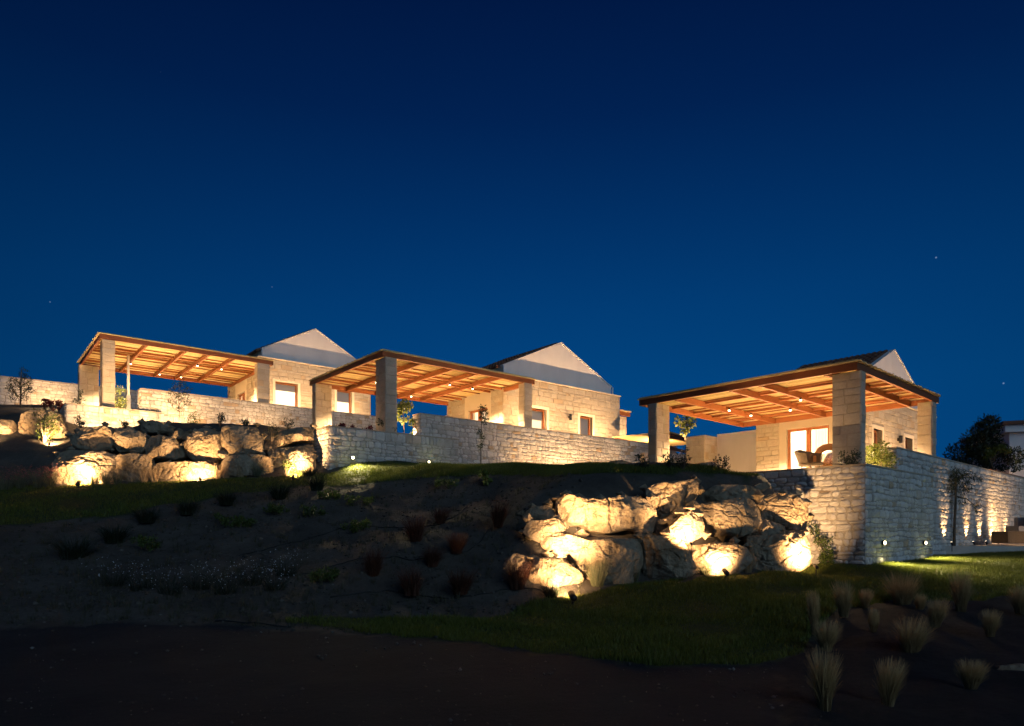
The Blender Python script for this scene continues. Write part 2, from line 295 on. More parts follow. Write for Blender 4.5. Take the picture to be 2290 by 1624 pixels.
ys = np.unique(np.r_[-np.geomspace(1, 300, 12)[::-1], np.arange(0, 4, .6), np.arange(4, 24, .16), np.arange(24, 36, .4), np.geomspace(36, 2500, 34)])
GX, GY = np.meshgrid(xs, ys); GH = Hn(GX, GY)
bump = np.array([noise.fractal(Vector((x*.9, y*.9, 0)), 1, 2, 4) for x, y in zip(GX.ravel(), GY.ravel())]).reshape(GX.shape)
lawn, grav = cover(GX, GY, GH); near = (GY > 4) & (GY < 30) & (np.abs(GX) < 22)
GZ = EYE + GH + np.where(near, bump*np.where(lawn, .018, np.where(grav, .025, .085)), 0)
nx = len(xs); ii, jj = np.meshgrid(np.arange(nx-1), np.arange(len(ys)-1)); q = (jj*nx+ii).ravel()
ground = np_mesh('ground', np.c_[GX.ravel(), GY.ravel(), GZ.ravel()], np.c_[q, q+1, q+nx+1, q+nx], M['ground'], smooth=True); tag(ground, kind='structure')
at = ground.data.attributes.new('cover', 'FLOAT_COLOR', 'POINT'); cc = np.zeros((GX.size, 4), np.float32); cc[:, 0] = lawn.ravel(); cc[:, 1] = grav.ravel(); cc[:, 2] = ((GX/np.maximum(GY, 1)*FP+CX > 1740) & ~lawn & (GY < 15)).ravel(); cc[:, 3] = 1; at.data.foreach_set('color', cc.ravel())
def gnear(x, y):
    """ground height with its small bumps"""
    h = gz(x, y); l, g = cover(np.array([x]), np.array([y]), np.array([h-EYE]))
    return h + noise.fractal(Vector((x*.9, y*.9, 0)), 1, 2, 4)*(.018 if l[0] else .025 if g[0] else .085)

# ------------------------------------------------------------------ masonry
def clip(poly, nx_, ny_, d):
    """keep the part of poly where nx*x + ny*y <= d"""
    out = []
    for i in range(len(poly)):
        a, b = poly[i], poly[(i+1) % len(poly)]; fa, fb = nx_*a[0]+ny_*a[1]-d, nx_*b[0]+ny_*b[1]-d
        if fa <= 0: out.append(a)
        if (fa < 0 < fb) or (fb < 0 < fa): t = fa/(fa-fb); out.append((a[0]+(b[0]-a[0])*t, a[1]+(b[1]-a[1])*t))
    return out
def area(p): return abs(sum(p[i][0]*p[(i+1) % len(p)][1]-p[(i+1) % len(p)][0]*p[i][1] for i in range(len(p))))/2
def rubble_cells(s0, s1, t0, t1, w=(.12, .40), hh=(.085, .185), joint=.018):
    out = []; beds = [t0]; ph = random.uniform(0, 50)
    while beds[-1] < t1-.02:
        h = random.uniform(*hh)
        if t1-beds[-1]-h < .10: h = t1-beds[-1]
        beds.append(beds[-1]+h)
    def bed(i, x): return beds[i] if i in (0, len(beds)-1) else beds[i]+.06*noise.noise(Vector((x*1.5+ph, i*7.7, 0)))
    taken = {}
    for i in range(len(beds)-1):
        x = s0; k = 0
        while x < s1-.01:
            ww = random.uniform(*w)*(1.0 if random.random() > .2 else .6); ww = min(ww, s1-x)
            if s1-x-ww < .13: ww = s1-x
            sl0 = 0 if x == s0 else random.uniform(-.03, .03); sl1 = 0 if x+ww >= s1-1e-6 else random.uniform(-.03, .03); j = joint/2
            xm_ = x+ww*random.uniform(.35, .65); lo = lambda q: bed(i, q)+j; hi = lambda q: bed(i+1, q)-j
            c = [.25, .25, .25, .25]; hgt = beds[i+1]-beds[i]; ck = lambda: random.uniform(.012, .05)
            a_, b_, c_, d_ = ck(), ck(), ck(), ck(); X0, X1 = x+j, x+ww-j
            p = [(X0+a_, lo(X0+a_)), (xm_, lo(xm_)-.004), (X1-b_, lo(X1-b_)), (X1+sl1*.3, lo(X1)+b_), (X1-sl1*.3, hi(X1)-c_), (X1-c_, hi(X1-c_)), (xm_, hi(xm_)+.004), (X0+d_, hi(X0+d_)), (X0-sl0*.3, hi(X0)-d_), (X0+sl0*.3, lo(X0)+a_)]
            if hgt > .17 and ww > .22 and random.random() < .3:
                sp_ = random.uniform(.38, .62); q1 = clip(p, 0, 1, beds[i]+hgt*sp_-j); q2 = clip(p, 0, -1, -(beds[i]+hgt*sp_+j)); ps = [q1, q2]
            else: ps = [p]
            out += [q for q in ps if len(q) >= 3 and area(q) > .003]
            x += ww
    return out
def ashlar_cells(s0, s1, t0, t1, holes=(), w=(.20, .58), hh=(.11, .24), joint=.014):
    out = []; t = t0
    while t < t1-.02:
        h = min(random.uniform(*hh), t1-t)
        if t1-t-h < .1: h = t1-t
        spans = [(s0, s1)]
        for a, b, c, d in holes:
            if t+h*.5 > c and t+h*.5 < d:
                spans = [z for x, y in spans for z in ((x, min(y, a)), (max(x, b), y)) if z[1]-z[0] > .03]
        for x, y in spans:
            s = x
            while s < y-.01:
                ww = min(random.uniform(*w), y-s)
                if y-s-ww < .14: ww = y-s
                j = joint/2; e = lambda: random.uniform(-.006, .006)
                if h > .24 and ww > .3 and random.random() < .2:   # a tall course broken into two thin stones
                    k = t+h*random.uniform(.4, .6)
                    for lo, hi in ((t, k), (k, t+h)): out.append([(s+j, lo+j+e()), (s+ww-j, lo+j+e()), (s+ww-j, hi-j+e()), (s+j, hi-j+e())])
                else: out.append([(s+j+e(), t+j+e()), (s+ww-j+e(), t+j+e()), (s+ww-j+e(), t+h-j+e()), (s+j+e(), t+h-j+e())])
                s += ww
        t += h
    return out
def stone_geom(poly, d, f3, rough=.012, cham=.018):
    """a stone face standing d proud of the wall: sunk rim, bevelled edge, uneven crown"""
    if sum(poly[i][0]*poly[(i+1) % len(poly)][1]-poly[(i+1) % len(poly)][0]*poly[i][1] for i in range(len(poly))) < 0: poly = poly[::-1]
    n = len(poly); cx = sum(p[0] for p in poly)/n; cy = sum(p[1] for p in poly)/n; vs = []
    for x, y in poly: vs.append(f3(x, y, -.012))
    for x, y in poly: vs.append(f3(x, y, max(.004, d-cham+random.uniform(-.4, .4)*rough)))
    for x, y in poly:
        L = math.hypot(x-cx, y-cy) or 1; k = max(.4, 1-cham*1.4/L); vs.append(f3(cx+(x-cx)*k, cy+(y-cy)*k, d+random.uniform(-1, 1)*rough))
    vs.append(f3(cx+random.uniform(-.02, .02), cy+random.uniform(-.02, .02), d+random.uniform(.0, 1.4)*rough))
    fs = []
    for i in range(n):
        j = (i+1) % n
        fs += [(i, j, n+j, n+i), (n+i, n+j, 2*n+j, 2*n+i), (2*n+i, 2*n+j, 3*n)]
    return vs, fs
def face_map(kind, off):
    if kind == 'front': return lambda s, t, d: (s, off-d, t)      # faces -y
    if kind == 'left': return lambda s, t, d: (off-d, s, t)       # faces -x
    if kind == 'back': return lambda s, t, d: (s, off+d, t)
    return lambda s, t, d: (off+d, s, t)                          # right: faces +x
def lay_stones(parent, faces, mat, style='rubble', name='stone', most=300, near=None, holes=()):
    geo = []
    for kind, off, s0, s1, t0, t1 in faces:
        f3 = face_map(kind, off)
        if style == 'rubble':
            for c in rubble_cells(s0, s1, t0, t1): geo.append((stone_geom(c, random.uniform(.014, .036), f3), f3(sum(p[0] for p in c)/len(c), 0, 0)))
        elif style == 'pier':
            for c in ashlar_cells(s0, s1, t0, t1, (), (.22, .5), (.16, .30)): geo.append((stone_geom(c, random.uniform(.010, .020), f3, .005, .010), f3(0, 0, 0)))
        else:
            for c in ashlar_cells(s0, s1, t0, t1, holes if kind == style[1] else ()): geo.append((stone_geom(c, random.uniform(.012, .026), f3, .006, .012), f3(0, 0, 0)))
    if near is not None: geo.sort(key=lambda g: near(*g[1]))
    for (vs, fs), _ in geo[:most]:
        b = MB(); b.add(vs, fs); b.build(name, mat, parent)
    if len(geo) > most:
        b = MB()
        for (vs, fs), _ in geo[most:]: b.add(vs, fs)
        tag(b.build('far_stones', mat, parent), kind='stuff')
def garden_wall(fr, label, boxes, faces, most=300, coping=True):
    w = thing('garden_wall', label, 'wall', fr.w(0, 0, 0), fr.a)
    b = MB()
    for x0, x1, y0, y1, z0, z1 in boxes: b.box(x0, x1, y0, y1, z0, z1)
    b.build('wall_core', M['mortar'], w)
    if coping:
        for x0, x1, y0, y1, z0, z1 in boxes:
            b = MB(); n_ = max(2, int((x1-x0)/.5)); b.box(x0-.02, x1+.02, y0-.02, y1+.02, z1+.002, z1+.035); b.build('coping', M['pale_mortar'], w)
    lay_stones(w, faces, M['rubble'], 'rubble', most=most, near=lambda x, y, z: x)
    return w
# lowest terrace
garden_wall(F3, 'pale rubble stone planter wall with a sharp corner below the nearest pergola',
    [(-1.2, 3.34, -.8, -.4, -2.6, 1.47), (-1.2, -.8, -.4, 2.6, -2.6, 1.467)],
    [('front', -.8, -1.2, 3.34, -1.0, 1.47), ('left', -1.2, -.8, 1.9, -.9, 1.467)])
garden_wall(F3, 'long tall rubble wall running right behind the slim tree, uplit from the pool deck', [(1.62, 19, -.5, -.05, -2.4, 2.10)],
    [('front', -.5, 1.62, 19, -.75, 2.10), ('left', 1.62, -.5, -.05, 1.2, 2.10)])
# middle terrace
x0, y0 = F2.loc(-5.33, 19.88)
garden_wall(F2, 'low rubble planter wall with two round lamps below the middle pergola', [(x0, x0+4.6, y0, y0+.4, 0, 3.13), (x0, x0+.4, y0+.4, y0+3.2, 0, 3.127)],
    [('front', y0, x0, x0+4.6, 1.5, 3.13), ('left', x0, y0, y0+2.4, 1.4, 3.127)])
xa, ya = F2.loc(-2.98, 22.2)
garden_wall(F2, 'tall rubble wall with a thin sapling, between middle pergola and nearest pergola', [(xa, xa+13.5, ya, ya+.45, 0, 3.90)],
    [('front', ya, xa, xa+12.4, 1.5, 3.90), ('left', xa, ya, ya+.45, 2.8, 3.90)])
# upper terrace
x1, y1 = F1.loc(-16.0, 24.48)
garden_wall(F1, 'low bright rubble planter wall below the leftmost pergola', [(x1, x1+3.2, y1, y1+.4, 1, 4.67), (x1, x1+.4, y1+.4, y1+3, 1, 4.667)],
    [('front', y1, x1, x1+3.2, 3.2, 4.67), ('left', x1, y1, y1+1.6, 3.2, 4.667)])
xb, yb = F1.loc(-13.43-.85, 26.26)
xb, yb = F1.loc(-14.28, 26.26)
garden_wall(F1, 'long rubble wall above the left boulders, running behind the middle pergola', [(xb, xb+11, yb, yb+.45, 2, 5.58)],
    [('front', yb, xb, xb+10.4, 3.7, 5.58), ('left', xb, yb, yb+.45, 4.5, 5.58)])
FL = Frame(-24.8, 33.0, 36.0)
garden_wall(FL, 'far rubble wall at the left edge, higher than the rest', [(-3, 9.5, 0, .45, 4.5, 7.62)], [('front', 0, -1.5, 8.5, 5.6, 7.62)])

# ------------------------------------------------------------------ terrace floors
def terrace(fr, name, x0, x1, y0, y1, z0, z1, mat='paving'):
    b = MB().box(x0, x1, y0, y1, z0, z1); o = b.build(name, M[mat]); o.location = fr.w(0, 0, 0); o.rotation_euler = (0, 0, fr.a); return tag(o, kind='structure')
terrace(F3, 'terrace', -.78, 16, -.38, 9, -2.4, FLOOR3)
terrace(F2, 'terrace', x0+.42, 16, y0+.45, 9, .2, FLOOR2 - .05)
terrace(F1, 'terrace', x1+.42, 15, y1+.45, 9.5, 1.2, FLOOR1 - .03)

# ------------------------------------------------------------------ lamps
def add_light(kind, name, loc, parent=None, power=50, aim=None, size=90, blend=.6, radius=.04, col=WARM):
    d = bpy.data.lights.new(name, kind); d.energy = power; d.color = col; d.shadow_soft_size = radius
    if kind == 'SPOT': d.spot_size = math.radians(size); d.spot_blend = blend
    o = bpy.data.objects.new(name, d); COL.objects.link(o); o.location = loc
    if aim is not None: o.rotation_euler = Vector(aim).to_track_quat('-Z', 'Y').to_euler()
    if parent is not None: o.parent = parent
    return o
def garden_spot(pos, target, label, power, size=100, blend=.8, scale=1.0, group='ground spotlights', col=WARM):
    pos = Vector(pos); t = thing('garden_spotlight', label, 'spotlight', pos, 0, group); d = (Vector(target)-pos-Vector((0, 0, .085*scale))).normalized()
    MB().tube([(0, 0, -.15), (0, 0, .03*scale)], .012*scale, 6).build('stake', M['metal'], t)
    c = Vector((0, 0, .085*scale)); r = .034*scale
    MB().tube([c-d*.075*scale, c-d*.06*scale, c+d*.06*scale], [r*.7, r, r], 12).build('housing', M['metal'], t, True)
    MB().tube([c+d*.061*scale, c+d*.064*scale], r*.8, 10).build('lens', M['lamp'], t)
    add_light('SPOT', 'spot_light', c+d*.075*scale, t, power, d, size, blend, .03, col)
    return t

# ------------------------------------------------------------------ pergolas
def column(t, fr_floor, x0, x1, y0, y1, z0, z1):
    """square stone pier, part of the pergola; each dressed stone its own piece"""
    c = MB().box(x0, x1, y0, y1, z0-.3, z1).build('column', M['pale_mortar'], t)
    lay_stones(c, [('front', y0, x0, x1, z0, z1), ('left', x0, y0, y1, z0, z1), ('right', x1, y0, y1, z0, z1)], M['ashlar'], 'pier')
    return c
def pergola(fr, floor, top, La, Lb, label, deep_axis, deep, cross, lights, cols, over=.30):
    t = thing('pergola', label, 'pergola', fr.w(0, 0, 0), fr.a)
    for c in cols: column(t, floor, c[0], c[1], c[2], c[3], floor, top)
    bw, bh = .075, .165
    X0, X1, Y0, Y1 = -over, La+.12, -over, Lb+over
    # rim beams
    for a in ((X0, X1, Y0, Y0+bw), (X0, X1, Y1-bw, Y1), ):
        MB().box(a[0], a[1], a[2], a[3], top+.003, top+bh).build('beam', M['timber'], t)
    for a in ((X0, X0+bw, Y0+bw, Y1-bw), (X1-bw, X1, Y0+bw, Y1-bw)):
        MB().box(a[0], a[1], a[2], a[3], top+.003, top+bh).build('beam', M['timber'], t)
    for k in deep:
        if deep_axis == 'x': MB().box(X0+bw, X1-bw, k-.036, k+.036, top-.01, top+bh-.005).build('beam', M['timber'], t)
        else: MB().box(k-.036, k+.036, Y0+bw, Y1-bw, top-.01, top+bh-.005).build('beam', M['timber'], t)
    for k in cross:
        if deep_axis == 'x': MB().box(k-.035, k+.035, Y0+bw, Y1-bw, top+.085, top+bh-.008).build('joist', M['timber'], t)
        else: MB().box(X0+bw, X1-bw, k-.035, k+.035, top+.085, top+bh-.008).build('joist', M['timber'], t)
    # thin battens under the mat
    n_ = 6
    for i in range(n_):
        if deep_axis == 'x':
            k = X0+(X1-X0)*(i+.5)/n_; MB().box(k-.018, k+.018, Y0+bw, Y1-bw, top+bh-.03, top+bh+.004).build('batten', M['timber'], t)
        else:
            k = Y0+(Y1-Y0)*(i+.5)/n_; MB().box(X0+bw, X1-bw, k-.018, k+.018, top+bh-.03, top+bh+.004).build('batten', M['timber'], t)
    # reed mat: canes laid side by side, ends uneven
    b = MB(); step = .034; zt = top+bh+.006
    if deep_axis == 'x':
        k = X0-.02
        while k < X1+.02:
            r = random.uniform(.013, .019); dz = random.uniform(0, .012); e0, e1 = random.uniform(0, .10), random.uniform(0, .10)
            b.tube([(k, Y0-e0, zt+r+dz), (k+random.uniform(-.01, .01), (Y0+Y1)/2, zt+r+dz+.004), (k, Y1+e1, zt+r+dz)], r, 5); k += step*(random.uniform(.8, 1.1) if random.random() > .05 else 1.9)
        b.box(X0, X1, Y0, Y1, zt+.052, zt+.066)
    else:
        k = Y0-.02
        while k < Y1+.02:
            r = random.uniform(.013, .019); dz = random.uniform(0, .012); e0, e1 = random.uniform(0, .10), random.uniform(0, .10)
            b.tube([(X0-e0, k, zt+r+dz), ((X0+X1)/2, k+random.uniform(-.01, .01), zt+r+dz+.004), (X1+e1, k, zt+r+dz)], r, 5); k += step*(random.uniform(.8, 1.1) if random.random() > .05 else 1.9)
        b.box(X0, X1, Y0, Y1, zt+.052, zt+.066)
    tag(b.build('reed_mat', M['reed'], t), kind='stuff')
    for x, y in lights:
        dl = MB().tube([(x, y, top-.075), (x, y, top-.012)], .034, 10).build('downlight', M['metal'], t)
        MB().lathe([(.008, -.022), (.024, -.018), (.032, -.004), (.030, .010)], 12, (x, y, top-.085)).build('bulb', M['lamp'], dl, True)
        add_light('SPOT', 'downlight_beam', (x, y, top-.13), t, PW_PERG, (0, 0, -1), 132, .5, .14, (1, .67, .35))
    return t
pergola(F3, FLOOR3, 3.76, 5.6, 5.5, 'nearest pergola with reed roof on stone piers, at right', 'x', (.45, 2.09, 2.91, 4.6), (1.3, 2.5, 3.6, 4.7),
        [(1.9, 4.15), (3.2, 4.15), (4.35, 2.0), (1.9, 2.0), (3.2, 2.9)],
        [(-.13, .13, -.32, .32), (-.32, .32, 5.18, 5.46), (5.2, 5.58, -.26, .10)])
pergola(F2, FLOOR2, 5.62, 6.0, 5.05, 'middle pergola with reed roof on stone piers', 'y', (1.2, 2.45, 3.5, 4.55), (1.55, 2.3, 4.3),
        [(2.45, 4.25), (3.5, 4.25), (3.5, 1.5), (4.55, 1.5), (1.2, 2.9)],
        [(-.20, .20, -.32, .32), (-.32, .32, 4.75, 5.03), (5.62, 5.98, -.3, .05)])
pergola(F1, FLOOR1, 7.34, 6.1, 5.2, 'leftmost pergola with reed roof on stone piers', 'y', (1.3, 2.7, 3.6, 4.6), (1.6, 2.4, 4.4),
        [(2.7, 4.35), (3.6, 4.35), (3.6, 1.55), (4.6, 1.55), (1.3, 3)],
        [(-.20, .20, -.25, .25), (-.36, .36, 4.85, 5.15), (5.55, 6.05, -.3, .1)])

# ------------------------------------------------------------------ villas
def villa(fr, ox, oy, L, D, floor, top, eave, apex, fronts, door, label, ext, blinds=(.35, .5)):
    """origin at the corner of front wall (y = 0, faces -y) and terrace wall (x = 0, faces -x)"""
    w0 = fr.w(ox, oy, 0); t = thing('villa', label, 'house', w0, fr.a); T = .35
    def wall_with_holes(kind, a, b, holes, name):
        bb = MB(); cuts = sorted(holes); s = a
        def put(s0, s1, z0, z1):
            if s1-s0 < .001 or z1-z0 < .001: return
            if kind == 'front': bb.box(s0, s1, 0, T, z0, z1)
            else: bb.box(0, T, s0, s1, z0, z1)
        for h0, h1, z0, z1 in cuts:
            put(s, h0, floor-.8, top); put(h0, h1, floor-.8, z0); put(h0, h1, z1, top); s = h1
        put(s, b, floor-.8, top); return bb.build(name, M['pale_mortar'], t)
    fw = wall_with_holes('front', 0, L, fronts, 'front_wall')
    lw = wall_with_holes('left', T+.001, D, [door], 'terrace_wall')
    lay_stones(fw, [('front', 0, 0, L, floor-.4, top-.02)], M['ashlar'], ('x', 'front'), holes=[(a-.12, b+.12, c-.1, d+.12) for a, b, c, d in fronts])
    dl = (door[0]-.25, door[1]+.25, floor-1, top)
    lay_stones(lw, [('left', 0, .0, D, floor-.4, top-.02)], M['ashlar'], ('x', 'left'), holes=[dl])
    MB().box(-.012, -.002, door[0]-.25, door[0]-.002, floor, top-.02).box(-.012, -.002, door[1]+.002, door[1]+.25, floor, top-.02).box(-.012, -.002, door[0]-.002, door[1]+.002, door[3]+.002, top-.02).build('plaster_panel', M['cream'], t)
    MB().box(T, L, D-.2, D, floor-.8, top).box(L-.2, L, T, D-.2, floor-.8, top).build('rear_wall', M['plaster'], t)
    MB().box(T, L-.2, T, D-.2, floor-.3, floor).build('room_floor', M['paving'], t)
    MB().box(T, L-.2, T, D-.2, top-.45, top-.3).build('room_ceiling', M['plaster'], t)
    MB().box(-.05, L+.05, -.05, D+.02, top+.002, top+.05).build('cornice', M['cream'], t)
    # gabled white upper storey, set back behind the cornice
    g = .28; x0, x1, y0, y1 = g, L-g, g, D-.05; xm = (x0+x1)/2
    b = MB(); n0 = [(x0, top+.05), (x1, top+.05), (x1, eave), (xm, apex), (x0, eave)]
    b.add([(x, y0, z) for x, z in n0]+[(x, y1, z) for x, z in n0], [(4,3,2,1,0), (5,6,7,8,9), (0,1,6,5), (1,2,7,6), (2,3,8,7), (3,4,9,8), (4,0,5,9)])
    b.build('gable_block', M['plaster'], t)
    sl = (apex-eave)/(xm-x0)
    for sgn in (-1, 1):                              # raking plaster copings of the front gable
        e = xm+sgn*(xm-x0+.06); b = MB(); pts = [(xm, apex+.006), (e, eave-.06*sl+.006), (e, eave-.06*sl+.06), (xm, apex+.062)]
        b.add([(x, y0-.03, z) for x, z in pts]+[(x, y0+.16, z) for x, z in pts], [(0,1,2,3), (7,6,5,4), (0,4,5,1), (1,5,6,2), (2,6,7,3), (3,7,4,0)]); b.build('gable_coping', M['plaster'], t)
        # roof slope with rows of clay tiles
        nrow = 11; run = (xm-x0)+.18; rf = MB()
        pts = [(xm, apex+.008), (xm+sgn*run, apex-run*sl+.008), (xm+sgn*run, apex-run*sl+.035), (xm, apex+.035)]
        rf.add([(x, y0+.17, z) for x, z in pts]+[(x, y1+.1, z) for x, z in pts], [(0,1,2,3), (7,6,5,4), (0,4,5,1), (1,5,6,2), (2,6,7,3), (3,7,4,0)])
        ro = rf.build('roof', M['tile'], t); tl = MB(); k = y0+.26
        while k < y1+.05:
            for r in range(nrow):
                a0 = run*r/nrow; a1 = run*(r+1.15)/nrow
                tl.tube([(xm+sgn*a0, k, apex-a0*sl+.045), (xm+sgn*a1, k, apex-a1*sl+.062)], [.062, .072], 6)
            k += .19
        tag(tl.build('roof_tiles', M['tile'], ro), kind='stuff')
    for sgn, xx in ((-1, x0-.05), (1, x1+.05)):      # downpipes at the gable ends
        MB().tube([(xx, y0-.06, eave-.02), (xx, y0-.06, top+.06)], .035, 8).build('downpipe', M['plaster'], t, True)
    # windows
    for i, (a, b_, c, d) in enumerate(fronts):
        MB().box(a-.12, a, -.022, .2, c-.1, d+.12).box(b_, b_+.12, -.022, .2, c-.1, d+.12).box(a, b_, -.022, .2, d, d+.12).box(a, b_, -.04, .2, c-.1, c).build('window_surround', M['cream'], t)
        fm = MB(); y = .16; k = .06
        fm.box(a, a+k, y, y+.06, c, d).box(b_-k, b_, y, y+.06, c, d).box(a+k, b_-k, y, y+.06, d-k, d).box(a+k, b_-k, y, y+.06, c, c+k)
        fo = fm.build('window', M['timber'], t)
        MB().box(a+k, b_-k, y+.025, y+.035, c+k, d-k).build('pane', M['glass'], fo)
        cur = MB(); nn = 28; h_top = d-.02
        vs = []
        for j in range(nn+1):
            xx = a+(b_-a)*j/nn; yy = y+.16+.025*math.sin(j*1.9+i); vs += [(xx, yy, c), (xx, yy, h_top)]
        cur.add(vs, [(2*j, 2*j+2, 2*j+3, 2*j+1) for j in range(nn)]); cur.build('curtain', M['curtain'], fo, True)
        bl = blinds[i]; zb_ = d-k-(d-c-2*k)*bl; MB().box(a+k, b_-k, y+.062, y+.074, zb_, d-k).box(a+k, b_-k, y+.055, y+.082, zb_-.03, zb_).build('roller_blind', M['blind'], fo)
    # sliding terrace door
    a, b_, c, d = door; k = .08; mid = (a+b_)/2; fm = MB(); x = .1
    fm.box(x, x+.08, a, a+k, c, d).box(x, x+.08, b_-k, b_, c, d).box(x, x+.08, a+k, b_-k, d-k, d).box(x-.03, x+.08, mid-.07, mid+.07, c, d-k)
    fo = fm.build('sliding_door', M['timber'], t)
    MB().box(x+.03, x+.04, a+k, mid-.07, c, d-k).build('pane', M['glass'], fo); MB().box(x+.03, x+.04, mid+.07, b_-k, c, d-k).build('pane', M['glass'], fo)
    vs = []; nn = 30
    for j in range(nn+1):
        yy = a+.05+(mid-a)*.8*j/nn; xx = x+.22+.04*math.sin(j*1.7); vs += [(xx, yy, c), (xx, yy, d+.05)]
    cu = MB(); cu.add(vs, [(2*j, 2*j+2, 2*j+3, 2*j+1) for j in range(nn)]); cu.build('curtain', M['curtain'], fo, True)
    # small dark wall lamp on the front
    wx = (fronts[0][1]+fronts[1][0])/2+.3; MB().tube([(wx, -.12, fronts[0][3]-.05), (wx, -.12, fronts[0][3]-.30)], .06, 10).box(wx-.03, wx+.03, -.08, -.025, fronts[0][3]-.22, fronts[0][3]-.12).build('wall_lamp', M['metal'], t)
    add_light('POINT', 'room_light', (L*.45, D*.5, floor+2.2), t, PW_ROOM, radius=.25, col=(1, .80, .55))
    # lower plaster wing behind, ended by a stone pier
    e0, e1, ex, etop, pier = ext
    MB().box(ex, L-.5, D+.002, D+e1, floor-.6, etop).build('rear_wing', M['plaster'], t)
    pc = MB().box(-.1, ex+.5, D+e1+.002, D+e1+pier, floor-.6, etop-.1).build('end_pier', M['pale_mortar'], t)
    lay_stones(pc, [('left', -.1, D+e1, D+e1+pier, floor-.2, etop-.1), ('front', D+e1, -.1, ex-.01, floor-.2, etop-.1)], M['ashlar'], 'pier')
    return t
villa(F3, 5.72, 1.74, 7.0, 3.56, FLOOR3, 4.40, 4.93, 6.36, [(.72, 1.5, 2.15, 3.36), (3.64, 4.4, 2.15, 3.36)], (1.07, 2.47, FLOOR3, FLOOR3+2.15),
      'stone villa with white gable behind the nearest pergola', (0, 1.95, .75, 3.75, .8), (.9, .9))
villa(F2, 6.02, 1.50, 6.9, 3.9, FLOOR2, 6.30, 6.75, 8.2, [(1.5, 2.35, 3.9, 5.17), (4.3, 5.1, 3.9, 5.16)], (1.0, 2.3, FLOOR2, FLOOR2+2.05),
      'stone villa with white gable between middle pergola and nearest pergola', (0, 1.6, .6, 5.4, .6), (.3, .62))
villa(F1, 6.18, 1.43, 5.6, 4.6, FLOOR1, 8.04, 8.52, 9.86, [(.75, 1.82, 5.7, 7.04), (3.77, 4.57, 5.8, 7.07)], (1.9, 3.1, FLOOR1, FLOOR1+2.15),
      'stone villa with white gable behind the leftmost pergola', (0, .6, .5, 6.6, .4), (.22, .4))
